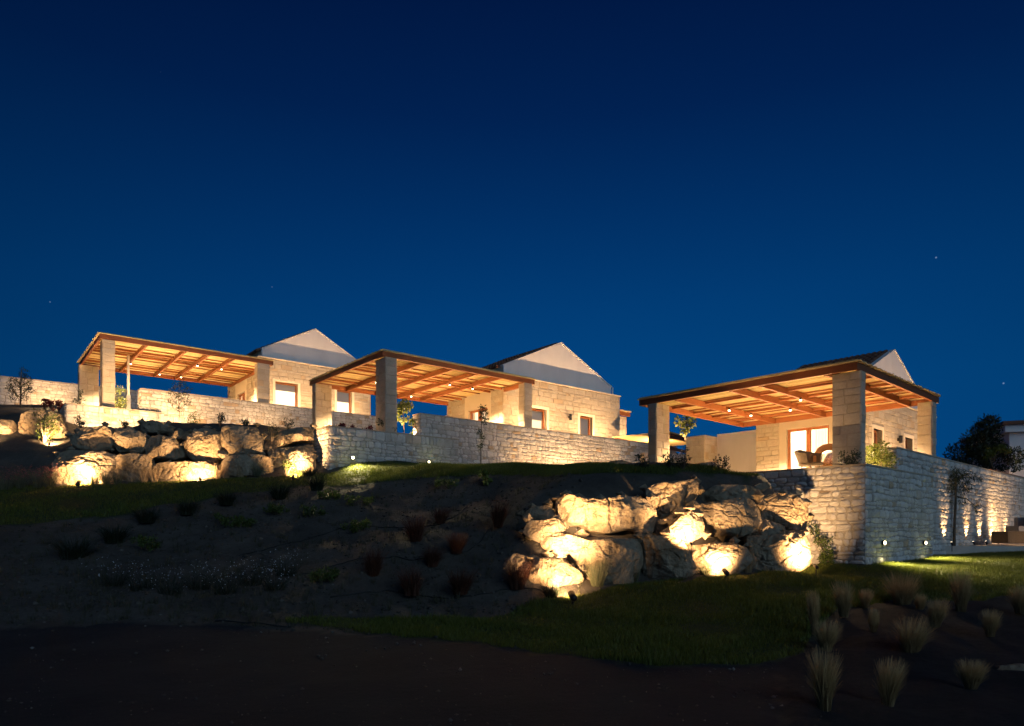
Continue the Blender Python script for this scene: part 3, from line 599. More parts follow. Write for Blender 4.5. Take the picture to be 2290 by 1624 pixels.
#PART2
# ------------------------------------------------------------------ boulders
def boulder(outline, Y0, label, thick=.8, seed=0, group=None, rough=1.0):
    """a rock whose face has the given outline; real depth front and back, facets, ledges and pits"""
    rs = random.Random(seed*31+5); n = len(outline); cu = sum(p[0] for p in outline)/n; cv = sum(p[1] for p in outline)/n
    c = P(cu, cv, Y0); pl = [((u-CX)/FP*Y0-c.x, EYE+(HZ-v)/FP*Y0-c.z) for u, v in outline]
    size = math.sqrt(area(pl)); Tf, Tb = size*.42*thick, size*.6*thick
    NS, NR = 132, 34; rad = []
    for k in range(NS):
        a = 2*math.pi*k/NS; dx, dy = math.cos(a), math.sin(a); best = 0
        for i in range(n):
            (x1, y1), (x2, y2) = pl[i], pl[(i+1) % n]; ex, ey = x2-x1, y2-y1; den = dx*ey-dy*ex
            if abs(den) < 1e-9: continue
            t = (x1*ey-y1*ex)/den; s_ = (x1*dy-y1*dx)/den
            if t > 0 and -1e-6 <= s_ <= 1+1e-6: best = max(best, t)
        rad.append(best or size*.5)
    rad = [(rad[k-1]+4*rad[k]+rad[(k+1) % NS])/6*1.045 for k in range(NS)]
    V = [Vector((0, -Tf, 0))]; F = []
    rr = [(i+1)/NR for i in range(NR)]
    for r in rr:                                   # front shell, flat-faced
        q = 1-(1-r)**1.35
        d = -Tf*(max(0, 1-q**11))**.5
        for k in range(NS): a = 2*math.pi*k/NS; V.append(Vector((math.cos(a)*rad[k]*q, d, math.sin(a)*rad[k]*q)))
    for r in rr[::-1][1:][::2]:
        q = math.sin(r*math.pi/2); d = Tb*(1-q**5)**.6
        for k in range(NS): a = 2*math.pi*k/NS; V.append(Vector((math.cos(a)*rad[k]*q, d, math.sin(a)*rad[k]*q)))
    V.append(Vector((0, Tb, 0))); rings = (len(V)-2)//NS
    for k in range(NS): F.append((0, 1+(k+1) % NS, 1+k))
    for i in range(rings-1):
        for k in range(NS):
            a, b = 1+i*NS+k, 1+i*NS+(k+1) % NS; F.append((a, b, b+NS, a+NS))
    l0 = 1+(rings-1)*NS
    for k in range(NS): F.append((l0+k, l0+(k+1) % NS, len(V)-1))
    off = Vector((seed*7.3, seed*3.1, seed*1.7)); tilt = (seed % 5-2)*.45
    for i, v in enumerate(V):                      # lumps
        w = (v+off)/size; dirn = v.normalized() if v.length > 1e-6 else Vector((0, -1, 0)); V[i] = v+Vector((dirn.x*.5, dirn.y, dirn.z*.5))*size*.07*rough*noise.noise(w*1.7)
    for k in range(16):                            # broken planes: some across the face, some bevelling the rim
        if k < 9: nrm = Vector((rs.uniform(-.9, .9), -1, rs.uniform(-.6, 1.0))).normalized(); f = rs.uniform(.70, .90)
        else: a = rs.uniform(0, 6.28); nrm = Vector((math.cos(a), rs.uniform(-.9, -.1), math.sin(a))).normalized(); f = rs.uniform(.92, .985)
        lim = max(v.dot(nrm) for v in V)*f
        for i, v in enumerate(V):
            e = v.dot(nrm)-lim
            if e > 0: V[i] = v-nrm*e*.97
    for i, v in enumerate(V):                      # beds, cracks and pits
        w = (v+off)/size; z_ = w.z*3+w.x*tilt+.6*noise.noise(w*2); fr_ = z_-math.floor(z_); bed = -(1-fr_/.12) if fr_ < .12 else -(fr_-.88)/.12 if fr_ > .88 else 0
        crk = abs(noise.noise(w*2.3+Vector((9, 3, 1)))); crk = -(1-crk/.06) if crk < .06 else 0
        mid = noise.fractal(w*5, .8, 2.1, 5); pit = max(0, noise.noise(w*6.5)-.24); rdg = 1-abs(noise.noise(Vector((w.x*4+w.z*tilt, w.y*4, w.z*2.2))))*2; rdg2 = 1-abs(noise.noise(w*11))*2
        V[i] = v+Vector((0, -1, 0))*size*rough*(.018*mid+.012*rdg*noise.noise(w*1.1+Vector((3, 1, 7)))*2+.009*rdg2+.03*bed*abs(noise.noise(w*1.2))*2+.04*crk-.10*pit)+Vector((noise.noise(w*6+off), 0, noise.noise(w*6-off)))*size*.02
    b = MB(); b.add([v+c for v in V], F); o = b.build('boulder', M['rock'], None, False)
    return tag(o, label, 'boulder', group)
GL, GR = 'boulders below the leftmost pergola', 'boulders beside the nearest pergola'
LB = [
 ([(154,974),(175,965),(234,953),(247,961),(251,984),(246,1005),(222,1013),(191,1008),(166,996)], 20.0, 'wedge-shaped yellow-lit boulder in the upper row, left end of left group', .9),
 ([(253,982),(262,964),(289,961),(309,965),(325,981),(326,1005),(315,1013),(269,1011),(255,996)], 20.1, 'rounded dark-topped boulder second from left in the upper row of left group', 1),
 ([(317,946),(342,941),(375,948),(381,957),(379,970),(319,970)], 20.9, 'flat dark slab boulder right below the lit sapling', .9),
 ([(329,979),(355,973),(386,979),(400,998),(416,1020),(395,1029),(335,1030),(329,1005)], 20.2, 'boulder with jagged diagonal ledges below the flat dark slab', 1),
 ([(381,967),(400,964),(424,968),(424,980),(400,983),(383,976)], 20.7, 'small flat lit stone under the sapling between two larger boulders', .9),
 ([(132,1014),(162,1008),(229,1012),(255,1019),(264,1037),(257,1079),(215,1087),(169,1089),(131,1085)], 19.5, 'big glaring boulder behind the leftmost spotlight, lowest row', .8),
 ([(257,1020),(300,1015),(335,1021),(340,1045),(338,1080),(300,1084),(258,1084)], 19.7, 'dark shaded boulder right of the leftmost glaring boulder', .8),
 ([(340,1040),(380,1034),(420,1034),(464,1035),(479,1041),(483,1056),(481,1070),(450,1077),(343,1079)], 19.7, 'long low boulder with glaring right half, lowest row of left group', .8),
 ([(420,985),(436,966),(460,959),(479,965),(496,971),(497,1014),(480,1037),(440,1034),(418,1012),(414,996)], 20.2, 'cracked boulder lit yellow, left of the big square block', 1),
 ([(498,955),(508,952),(572,954),(584,974),(585,1017),(508,1018),(496,997)], 20.1, 'big square brown block in the upper row of left group', .7),
 ([(498,1019),(583,1018),(604,1024),(611,1060),(532,1068),(494,1064)], 19.8, 'grey dim block under the big square brown block', .7),
 ([(586,1002),(600,985),(620,968),(656,960),(694,955),(698,988),(665,989),(620,1003),(599,1008)], 20.3, 'slanting bright ledge boulder touching the planter wall', 1),
 ([(637,1016),(665,1010),(690,1008),(703,1021),(704,1056),(665,1060),(642,1050)], 19.9, 'rounded glaring boulder at the foot of the planter wall', .8),
 ([(599,1006),(665,1000),(698,992),(700,1012),(660,1014),(636,1020),(625,1050),(612,1050)], 20.25, 'dark cleft boulder under the slanting bright ledge', .9),
 ([(-25,945),(22,939),(31,965),(30,990),(-25,995)], 22.4, 'yellow lit boulder cut by the left edge of the photo', .8),
 ([(36,955),(48,926),(80,921),(110,919),(134,927),(141,968),(134,990),(60,992),(36,978)], 22.6, 'golden boulder behind the lit bush at far left', .7),
]
for i, (o_, y_, l_, t_) in enumerate(LB): boulder(o_, y_, l_, t_, i+1, GL)
RB = [
 ([(1246,1120),(1272,1105),(1291,1113),(1342,1118),(1388,1109),(1420,1113),(1456,1117),(1465,1150),(1461,1192),(1400,1186),(1358,1192),(1318,1188),(1298,1176),(1268,1177),(1246,1158)], 13.5, 'long fluted pale boulder at top centre of right group', .8),
 ([(1168,1152),(1190,1134),(1225,1131),(1246,1146),(1240,1168),(1200,1170),(1173,1164)], 13.6, 'small dark boulder with one lit edge, top left of right group', 1),
 ([(1167,1190),(1182,1163),(1205,1165),(1251,1158),(1262,1180),(1262,1200),(1222,1200),(1206,1213),(1184,1204)], 12.9, 'bright pitted boulder at the left tip of right group, second row', .9),
 ([(1208,1212),(1226,1197),(1265,1194),(1300,1202),(1390,1206),(1436,1206),(1440,1258),(1424,1306),(1361,1310),(1306,1302),(1288,1264),(1256,1236),(1238,1238),(1218,1228)], 12.7, 'large glaring boulder behind the tall lavender, lowest rows', .8),
 ([(1183,1290),(1196,1252),(1226,1247),(1256,1248),(1278,1265),(1297,1277),(1303,1302),(1249,1310),(1211,1322),(1193,1320)], 12.0, 'rounded glaring boulder at lower left of right group behind a spotlight', .8),
 ([(1443,1094),(1474,1080),(1506,1076),(1528,1076),(1548,1070),(1559,1080),(1561,1099),(1553,1124),(1542,1135),(1508,1152),(1464,1163),(1458,1141),(1443,1116)], 14.0, 'topmost pale pitted boulder of right group', .8, 1.35),
 ([(1482,1196),(1504,1167),(1524,1150),(1541,1143),(1559,1150),(1570,1161),(1575,1195),(1534,1216),(1503,1209)], 13.2, 'pointed boulder lit pure white in the middle of right group', .8),
 ([(1462,1166),(1490,1158),(1522,1140),(1548,1134),(1535,1165),(1500,1190),(1468,1200)], 13.7, 'brown shaded rock wedged left of the pure white boulder', 1),
 ([(1549,1131),(1609,1125),(1651,1115),(1694,1115),(1701,1131),(1701,1170),(1690,1185),(1668,1196),(1640,1203),(1618,1196),(1584,1201),(1576,1188),(1568,1157)], 13.9, 'large smooth tan boulder right of the pure white boulder', .75),
 ([(1699,1119),(1726,1105),(1751,1104),(1776,1107),(1803,1126),(1809,1154),(1797,1183),(1759,1185),(1726,1174),(1700,1158)], 14.3, 'ribbed boulder with light and dark stripes against the planter wall', .8),
 ([(1437,1200),(1494,1200),(1524,1212),(1543,1234),(1557,1279),(1528,1292),(1443,1300),(1432,1250)], 12.9, 'dark unlit boulder in the lowest row, centre of right group', .75),
 ([(1537,1224),(1568,1219),(1601,1215),(1639,1214),(1669,1225),(1677,1252),(1646,1282),(1593,1288),(1561,1287),(1543,1282)], 13.3, 'half glaring boulder behind the small black spotlight, lowest row', .75),
 ([(1669,1199),(1734,1197),(1748,1189),(1773,1187),(1800,1194),(1811,1220),(1810,1262),(1776,1277),(1718,1282),(1673,1278)], 13.9, 'glaring boulder behind the climbing plant, lowest row right end', .75),
 ([(1684,1166),(1701,1160),(1751,1174),(1756,1191),(1734,1203),(1676,1203)], 14.0, 'dark flat boulder squeezed under the ribbed boulder', .9),
 ([(1674,1100),(1688,1086),(1715,1077),(1722,1088),(1704,1100)], 15.0, 'tiny lit stone on the soil above the ribbed boulder', .9),
 ([(1553,1112),(1600,1087),(1680,1086),(1702,1112),(1640,1121),(1570,1130)], 14.7, 'dark low boulder on top, right of the topmost pale boulder', .9),
 ([(1125,1262),(1150,1238),(1180,1245),(1192,1268),(1180,1300),(1140,1300)], 12.3, 'dim half buried boulder at the left foot of right group', .8),
]
for i, a in enumerate(RB): boulder(a[0], a[1], a[2], a[3], i+40, GR, a[4] if len(a) > 4 else 1.0)
boulder([(1545,1052),(1562,1036),(1590,1033),(1620,1040),(1628,1054)], 17.2, 'low pale stone on the crest by the nearest pergola', .8, 77)
boulder([(1348,1044),(1365,1031),(1390,1029),(1412,1036),(1425,1046),(1380,1054)], 19.0, 'dark humped stone on the crest before the tall rubble wall', .8, 78)
boulder([(2225,1530),(2240,1492),(2290,1486),(2330,1500),(2330,1560),(2240,1565)], 7.3, 'blue-grey boulder at the lower right corner', .8, 79)

def filler(name, outlines, dy, n, label):
    V = []; F = []; k = 0; f_ = [(0,1,4),(1,2,4),(2,3,4),(3,0,4),(1,0,5),(2,1,5),(3,2,5),(0,3,5)]
    while k < n:
        o_, y_ = random.choice(outlines); cu = sum(p[0] for p in o_)/len(o_); cv = sum(p[1] for p in o_)/len(o_); q = random.choice(o_)
        u, v = cu+(q[0]-cu)*random.uniform(.95, 1.12), cv+(q[1]-cv)*random.uniform(.95, 1.15); c = P(u, v, y_+dy+random.uniform(-.05, .15)); r = random.uniform(.05, .17)
        if c.z < gz(c.x, c.y)-.1: k += 1; continue
        b = len(V); V += [c+Vector(d)*r*random.uniform(.6, 1.2) for d in ((1,.2,.1),(.1,1,-.1),(-1,-.1,.2),(0,-1,.1),(.1,0,.8),(0,.1,-.8))]; F += [tuple(i+b for i in t_) for t_ in f_]; k += 1
    m_ = MB(); m_.v = [tuple(v) for v in V]; m_.f = F; return tag(m_.build(name, M['rock']), label, 'rubble', kind='stuff')
filler('rubble_fill', [(a[0], a[1]) for a in LB[:14]], .12, 170, 'small rubble packed between the left boulders')
filler('rubble_fill', [(a[0], a[1]) for a in RB[:14]], .12, 220, 'small rubble packed between the right boulders')
# ------------------------------------------------------------------ spotlights at the rocks
def ground_spot(u, v, Y, tu, tv, tY, label, power, size=100, scale=1.0):
    p = P(u, v, Y)
    if scale >= 1: p.z = gnear(p.x, p.y)
    return garden_spot(p, P(tu, tv, tY), label, power, size, 1.0, scale)
K = PW_ROCK
ground_spot(175, 1087, 18.45, 195, 1045, 19.3, 'black spotlight on the lawn before the leftmost glaring boulder', K*.72, 112, 1.5)
ground_spot(447, 1078, 18.75, 440, 1042, 19.6, 'spotlight before the long low boulder of left group', K*.6, 112)
ground_spot(655, 1067, 18.95, 668, 1020, 19.8, 'spotlight hidden by plants at the foot of the planter wall', K*.7, 112)
ground_spot(262, 962, 22.9, 266, 940, 24.9, 'spotlight behind the rounded boulder, washing the low planter wall', K*1.0, 96, 1.0)
ground_spot(110, 998, 21.2, 124, 958, 22.6, 'spotlight by the golden boulder at far left', K*.7, 110, .9)
ground_spot(-35, 1006, 21.2, 5, 965, 22.4, 'spotlight just outside the left edge', K*.4, 105, .9)
ground_spot(1280, 1328, 11.05, 1250, 1275, 11.9, 'black cylinder spotlight on the lawn before the rounded boulder', K*.40, 112, 1.6)
ground_spot(1232, 1240, 11.75, 1270, 1205, 12.6, 'spotlight among the rocks below the bright pitted boulder', K*.42, 96, .6)
ground_spot(1290, 1188, 12.35, 1310, 1140, 13.2, 'spotlight on the ledge below the long fluted boulder', K*.30, 92, .6)
ground_spot(1545, 1222, 12.35, 1520, 1180, 13.1, 'spotlight below the pure white boulder', K*.48, 88, .6)
ground_spot(1622, 1284, 12.5, 1590, 1240, 13.2, 'small black spotlight on the lawn edge before the half glaring boulder', K*.34, 102, 1.3)
ground_spot(1824, 1276, 13.15, 1782, 1222, 13.9, 'spotlight under the climbing plant', K*.55, 104, .9)

# ------------------------------------------------------------------ wall lamps and uplights
def wall_lamp(fr, x, y, h, label, power, glow_down=True):
    """round bulkhead lamp fixed to the face of a wall that looks along -y of the frame"""
    t = thing('wall_lamp', label, 'wall lamp', fr.w(x, y, h), fr.a, 'round lamps on the planter walls')
    MB().tube([(0, -.005, 0), (0, -.05, 0)], .06, 14).build('lamp_body', M['metal'], t, True)
    b = MB(); b.lathe([(.042, 0), (.040, .014), (.026, .025), (.006, .030)], 14); o = b.build('diffuser', M['lamp'], t, True); o.rotation_euler = (math.radians(90), 0, 0); o.location = (0, -.05, 0)
    add_light('SPOT', 'lamp_beam', (0, -.16, 0), t, power, (0, -.75, -1), 126, .9, .06, (1, .80, .42))
def fx(fr, u, y):
    """frame x where the plane y = const is met by image column u"""
    k = (u-CX)/FP; return (k*(fr.o[1]+y*fr.c)-(fr.o[0]-y*fr.s))/(fr.c-k*fr.s)
def fh(fr, u, v, y): x = fx(fr, u, y); return (HZ-v)/FP*(fr.o[1]+x*fr.s+y*fr.c)
for u, v, l in ((1972, 1214, 'round wall lamp nearest the corner of the near planter wall'), (2064, 1214, 'round wall lamp at the far end of the near planter wall')):
    wall_lamp(F3, fx(F3, u, -.84), -.84, fh(F3, u, v, -.84), l, PW_WALL)
for u, v, l in ((787, 1024, 'round wall lamp nearest the corner of the middle planter wall'), (957, 1034, 'round wall lamp low beside the lawn on the middle planter wall')):
    wall_lamp(F2, fx(F2, u, y0-.05), y0-.05, fh(F2, u, v, y0-.05), l, PW_WALL*.8)
def uplight(fr, x, y, h, tx, ty, th, label, power, size=110, group='uplights along the walls'):
    return garden_spot(fr.w(x, y, h), fr.w(tx, ty, th), label, power, size, .9, .8, group)
for u, l in ((2128, 'deck uplight nearest the slim tree'), (2177, 'second deck uplight from the slim tree'), (2205, 'third deck uplight from the slim tree'), (2231, 'fourth deck uplight from the slim tree'), (2262, 'deck uplight beside the sofa')):
    x = fx(F3, u, -.72); uplight(F3, x, -.72, -.34, x, -.5, .35, l, PW_DECK*.62, 70)
x = fx(F3, 2285, -1.4); uplight(F3, x, -1.6, -.34, x+1.2, -.5, 1.2, 'deck uplight behind the sofa', PW_DECK*1.5, 130)
# villa fronts washed from the terrace behind the low walls
for fr, ox, oy, fl, L, nm in ((F2, 6.02, 1.5, FLOOR2, 6.9, 'middle'), (F1, 6.18, 1.43, FLOOR1, 5.6, 'leftmost'), (F3, 5.72, 1.74, FLOOR3, 7.0, 'nearest')):
    for k, q in ((.22, 'left'), (.72, 'right')):
        uplight(fr, ox+L*k, oy-1.35, fl, ox+L*k, oy, fl+1.9, 'uplight at the %s part of the %s villa front' % (q, nm), PW_FACADE*(.85 if nm == 'middle' else .6 if nm == 'leftmost' else .42), 140, 'facade uplights')
# uplights on the lawn before the tall middle wall
for u, p, l in ((1300, 1.0, 'uplight behind the crest before the tall middle wall, left one'), (1215, .5, 'uplight behind the crest near the sapling'), (1390, .7, 'uplight behind the crest before the tall middle wall, right one')):
    x = fx(F2, u, ya-1.1); uplight(F2, x, ya-1.1, gz(*F2.w(x, ya-1.1)[:2])-EYE, x, ya, 3.0, l, PW_FACADE*.30*p, 140)
for u, p, l in ((412, 1.0, 'uplight under the lit sapling'), (600, .55, 'uplight behind the big square block')):
    x = fx(F1, u, yb-1.7); uplight(F1, x, yb-1.7, gz(*F1.w(x, yb-1.7)[:2])-EYE, x, yb, 5.0, l, PW_FACADE*.36*p, 140)
xq = 2.0; uplight(FL, xq, -1.6, gz(*FL.w(xq, -1.6)[:2])-EYE, xq, 0, 7, 'uplight at the far left wall', PW_FACADE*.28, 150)

# ------------------------------------------------------------------ pool deck, sofa, far building, trellis
b = MB(); dk = [F3.w(5.6, -.5), Vector((12.6, 19.3, 0)), Vector((30, 19.3, 0)), F3.w(22, -.5)]
dk = [(12.0, 19.35), (30, 19.35), F3.w(24, -.45)[:2], F3.w(5.8, -.45)[:2]]
zt, zb = EYE-.345, EYE-1.2
b.add([(x, y, zb) for x, y in dk]+[(x, y, zt) for x, y in dk], [(3,2,1,0), (4,5,6,7), (0,1,5,4), (1,2,6,5), (2,3,7,6), (3,0,4,7)])
tag(b.build('pool_deck', M['deck']), kind='structure')
sp = P(2290, 1216, 20.3); t = thing('outdoor_sofa', 'brown outdoor sofa with grey cushions at the right edge of the deck', 'sofa', (sp.x+.1, 20.6, zt), math.radians(-8))
MB().box(-.55, 1.6, -.4, .5, .06, .42).build('sofa_base', M['wicker'], t); MB().box(.1, 1.6, .32, .5, .42, .85).build('backrest', M['cushion'], t); MB().box(-.25, 1.55, -.38, .3, .425, .58).build('seat_cushion', M['cushion'], t); MB().box(.35, .5, -.38, .3, .585, .95).build('arm_cushion', M['cushion'], t)
t = thing('lantern', 'small lit lantern on the deck before the sofa', 'lantern', (sp.x-.25, 19.75, zt), 0)
MB().lathe([(.06, 0), (.065, .02), (.065, .03)], 10).build('lantern_base', M['metal'], t); MB().lathe([(.05, .031), (.055, .09), (.045, .17), (.015, .2)], 12).build('lantern_glass', M['lamp'], t, True)
add_light('POINT', 'lantern_light', (0, 0, .3), t, 6, radius=.05)
FB = Frame(25.5, 35, -20)
t = thing('white_house', 'white flat-roofed house at the right edge behind the dark tree', 'house', FB.w(0, 0, 0), FB.a)
hb = (HZ-1075)/FP*35; ht = (HZ-948)/FP*35
MB().box(.0, 9, 0, 7, hb-2, ht-.45).build('wall', M['plaster'], t); MB().box(-.25, 9.2, -.25, 7.2, ht-.45, ht-.08).build('eaves_band', M['plaster'], t); MB().box(-.4, 9.4, -.4, 7.4, ht-.08, ht+.10).build('roof', M['tile'], t)
MB().box(2.2, 3.3, -.03, .05, hb+.3, hb+1.6).build('window', M['timber'], t)
# timber roof edge over the wall at far right
FT = Frame(*F3.w(15.5, .4)[:2], 42.7)
t = thing('timber_canopy', 'orange timber canopy edge above the wall at the right edge', 'canopy', FT.w(0, 0, 0), FT.a)
for i in range(4): MB().box(-.6, 5, .25+i*.9, .35+i*.9, 2.26, 2.44).build('beam', M['timber'], t)
MB().box(-.7, 5, .0, 3.4, 2.445, 2.50).build('roof_board', M['timber'], t); MB().box(.0, .14, .28, .42, .5, 2.255).build('post', M['timber'], t); MB().box(3.6, 3.74, .28, .42, .5, 2.255).build('post', M['timber'], t)
add_light('POINT', 'canopy_light', (1.5, 1.2, 1.9), t, PW_PLANT*1.5, radius=.08)
# timber shelter seen under the nearest pergola
FS = Frame(*P(1488, 1000, 29)[:2], 52)
t = thing('timber_shelter', 'low timber shelter with slatted rail seen past the left pier of the nearest pergola', 'shelter', FS.w(0, 0, 0), FS.a)
s0, s1 = (HZ-1012)/FP*29, (HZ-978)/FP*29
for yy in (0, 2.2): MB().box(0, .12, yy, yy+.12, s0-1.2, s1).build('post', M['timber'], t); MB().box(3.2, 3.32, yy, yy+.12, s0-1.2, s1).build('post', M['timber'], t)
MB().box(-.2, 4, -.15, -.05, s1+.002, s1+.16).build('beam', M['timber'], t); MB().box(-.2, 4, 2.25, 2.35, s1+.002, s1+.16).build('beam', M['timber'], t)
for i in range(3): MB().box(.0, 3.4, -.04, -.005, s0-.35+i*.25, s0-.22+i*.25).build('rail', M['timber'], t)
MB().box(-.25, 4.1, -.25, 2.45, s1+.165, s1+.21).build('roof_mat', M['reed'], t)
add_light('POINT', 'shelter_light', (1.6, 1.1, s1-.35), t, PW_PLANT*1.2, radius=.08)
FW = Frame(*P(1440, 1000, 27)[:2], 15)
w = thing('boundary_wall', 'warm lit low stone wall seen under the nearest pergola', 'wall', FW.w(0, 0, 0), FW.a)
MB().box(0, 4.2, 0, .35, .6, (HZ-1012)/FP*27).build('wall_core', M['pale_mortar'], w); lay_stones(w, [('front', 0, 0, 4.2, 1.5, (HZ-1012)/FP*27)], M['rubble'], 'rubble')
pq = FW.w(2.2, -1.3, 0); garden_spot((pq.x, pq.y, max(gz(pq.x, pq.y), EYE+1.5)), FW.w(2.2, 0, 2.6), 'uplight before the warm lit low stone wall', PW_PLANT*1.6, 140, .9, .8, 'uplights along the walls')
# small lit pier and roof corner beyond the middle villa
px = P(1383, 985, 34); FP2 = Frame(px.x, px.y, 39.6)
t = thing('stone_pier', 'brightly lit stone pier with a timber stub right of the middle villa', 'pier', FP2.w(0, 0, 0), FP2.a)
pt = (HZ-932)/FP*34; c_ = MB().box(-.35, .35, -.2, .2, 2.2, pt).build('pier', M['pale_mortar'], t); lay_stones(c_, [('front', -.2, -.35, .35, 3, pt), ('left', -.35, -.2, .2, 3, pt)], M['ashlar'], 'pier')
MB().box(-1.6, .45, -.35, -.27, pt+.005, pt+.2).build('beam', M['timber'], t); MB().box(-1.6, .5, -.4, 2.5, pt+.21, pt+.27).build('reed_mat', M['reed'], t)
garden_spot(FP2.w(-.8, -1.3, 3.3), FP2.w(-.1, 0, 4.6), 'uplight before the stone pier right of the middle villa', PW_PLANT*3, 120, .9, .8, 'uplights along the walls')

# ------------------------------------------------------------------ chairs on the near terrace
cp_ = P(1812, 1040, 17.3); zf = EYE+FLOOR3
t = thing('wicker_chair', 'dark wicker tub chair on the near terrace in front of the sliding door', 'chair', (cp_.x, 17.3, zf), math.radians(20))
b = MB(); vs = []; nn = 18
for k in range(nn+1):
    a = math.radians(-35+250*k/nn); hgt = .82-.18*abs(math.sin((a-math.radians(90))*.5)); vs += [(.27*math.cos(a), .25*math.sin(a), .40), (.40*math.cos(a), .36*math.sin(a), hgt), (.415*math.cos(a), .375*math.sin(a), hgt), (.285*math.cos(a), .265*math.sin(a), .40)]
fs = []
for k in range(nn):
    for j in range(4): fs.append((4*k+j, 4*k+(j+1) % 4, 4*k+4+(j+1) % 4, 4*k+4+j))
b.add(vs, fs); b.build('backrest', M['wicker'], t); MB().lathe([(.28, .36), (.30, .40), (.28, .44)], 18).build('seat', M['wicker'], t)
for a in (45, 135, 225, 315): MB().tube([(.2*math.cos(math.radians(a)), .2*math.sin(math.radians(a)), .36), (.27*math.cos(math.radians(a)), .27*math.sin(math.radians(a)), 0)], .014, 6).build('leg', M['metal'], t)
cp_ = P(1853, 1040, 17.6)
t = thing('rattan_armchair', 'brown armchair with a patterned cushion beside the near corner pier', 'chair', (cp_.x, 17.6, zf), math.radians(-25))
MB().box(-.33, .33, -.3, .3, .32, .40).build('seat', M['rattan'], t)
b = MB(); prof = [(-.34, .40), (-.34, .78), (-.27, .90), (-.14, .98), (.0, 1.0), (.14, .98), (.27, .90), (.34, .78), (.34, .40)]
b.add([(x, .24, z) for x, z in prof]+[(x, .32, z) for x, z in prof], [tuple(range(9)), tuple(reversed(range(9, 18)))]+[(i, i+9, (i+1) % 9+9, (i+1) % 9) for i in range(9)]); b.build('backrest', M['rattan'], t)
for sx in (-1, 1):
    MB().box(sx*.33-.035, sx*.33+.035, -.3, .235, .405, .64).build('armrest', M['rattan'], t)
    for sy in (-.26, .26): MB().tube([(sx*.28, sy, .32), (sx*.3, sy*1.05, 0)], .022, 6).build('leg', M['rattan'], t)
b = MB(); b.lathe([(.02, -.07), (.17, -.05), (.21, 0), (.17, .05), (.02, .07)], 16); o = b.build('cushion', M['pattern'], t, True); o.location = (0, .12, .62); o.rotation_euler = (math.radians(75), 0, 0)
cp_ = P(1858, 1020, 19.2)
t = thing('round_back_chair', 'orange-lit round-backed chair behind the brown armchair', 'chair', (cp_.x, 19.2, zf), math.radians(10))
MB().lathe([(.26, .40), (.28, .43), (.26, .47)], 16).build('seat', M['rattan'], t); b = MB(); b.tube([(.26*math.cos(a), .12+.10*math.sin(a)*0, .45+.62*math.sin(a)) for a in np.linspace(0, math.pi, 13)], .022, 6); b.build('back_hoop', M['rattan'], t)
for k in range(5): xx = -.18+.09*k; MB().tube([(xx, .12, .46), (xx, .12, .45+.62*math.sqrt(max(0, 1-(xx/.26)**2)))], .012, 5).build('back_slat', M['rattan'], t)
for a in (45, 135, 225, 315): MB().tube([(.19*math.cos(math.radians(a)), .19*math.sin(math.radians(a)), .40), (.24*math.cos(math.radians(a)), .24*math.sin(math.radians(a)), 0)], .016, 6).build('leg', M['rattan'], t)

# ------------------------------------------------------------------ plants
def leaf_cloud(pts, l, w, up=.2, out=None):
    """diamond leaves at the given points, random lean"""
    n = len(pts); d = RNG.normal(size=(n, 3)); d[:, 2] += up
    if out is not None: d += out
    d /= np.linalg.norm(d, axis=1)[:, None]; r = RNG.normal(size=(n, 3)); sd = np.cross(d, r); sd /= np.linalg.norm(sd, axis=1)[:, None]
    L = l*RNG.uniform(.6, 1.25, (n, 1)); Wd = w*RNG.uniform(.7, 1.2, (n, 1)); nm = np.cross(d, sd)
    V = np.stack([pts, pts+d*L*.5+sd*Wd*.5+nm*L*.08, pts+d*L, pts+d*L*.5-sd*Wd*.5+nm*L*.08], 1).reshape(-1, 3)
    F = np.arange(4*n).reshape(-1, 4); return V, F
def clump_pts(clumps, n):
    """points in soft balls; clumps = (x, y, z, radius)"""
    c = np.array(clumps, float); wgt = c[:, 3]**2.2; k = RNG.choice(len(c), n, p=wgt/wgt.sum()); g = RNG.normal(size=(n, 3)); g /= np.linalg.norm(g, axis=1)[:, None]
    return c[k, :3]+g*(c[k, 3:4]*RNG.uniform(.25, 1, (n, 1))**.6), g
def shrub(name, label, cat, base, h, w, n=500, leaf=(.07, .035), mat='leaf', group=None, lean=(0, 0), nclump=11, d=None):
    base = Vector(base); t = thing(name, label, cat, base, 0, group); d = d or w; cl = []
    for i in range(nclump):
        q = random.uniform(.18, .92); a = random.uniform(0, 6.28); rr = math.sqrt(random.random())*.36*(1.1-.5*abs(q-.5))
        cl.append((w*rr*math.cos(a)+lean[0]*q, d*rr*math.sin(a)+lean[1]*q, h*q, min(w, h)*random.uniform(.13, .24)))
    b = MB()
    for c in cl: b.tube([(c[0]*.1, c[1]*.1, -.03), (c[0]*.5, c[1]*.5, c[2]*.55), c[:3]], [.012*(h+.4), .008*(h+.4), .003], 5)
    b.build('stems', M['bark'], t)
    p, g = clump_pts(cl, n); p[:, 2] = np.maximum(p[:, 2], .01); V, F = leaf_cloud(p, leaf[0], leaf[1], .1, g*.8); np_mesh('foliage', V, F, M[mat], t); return t
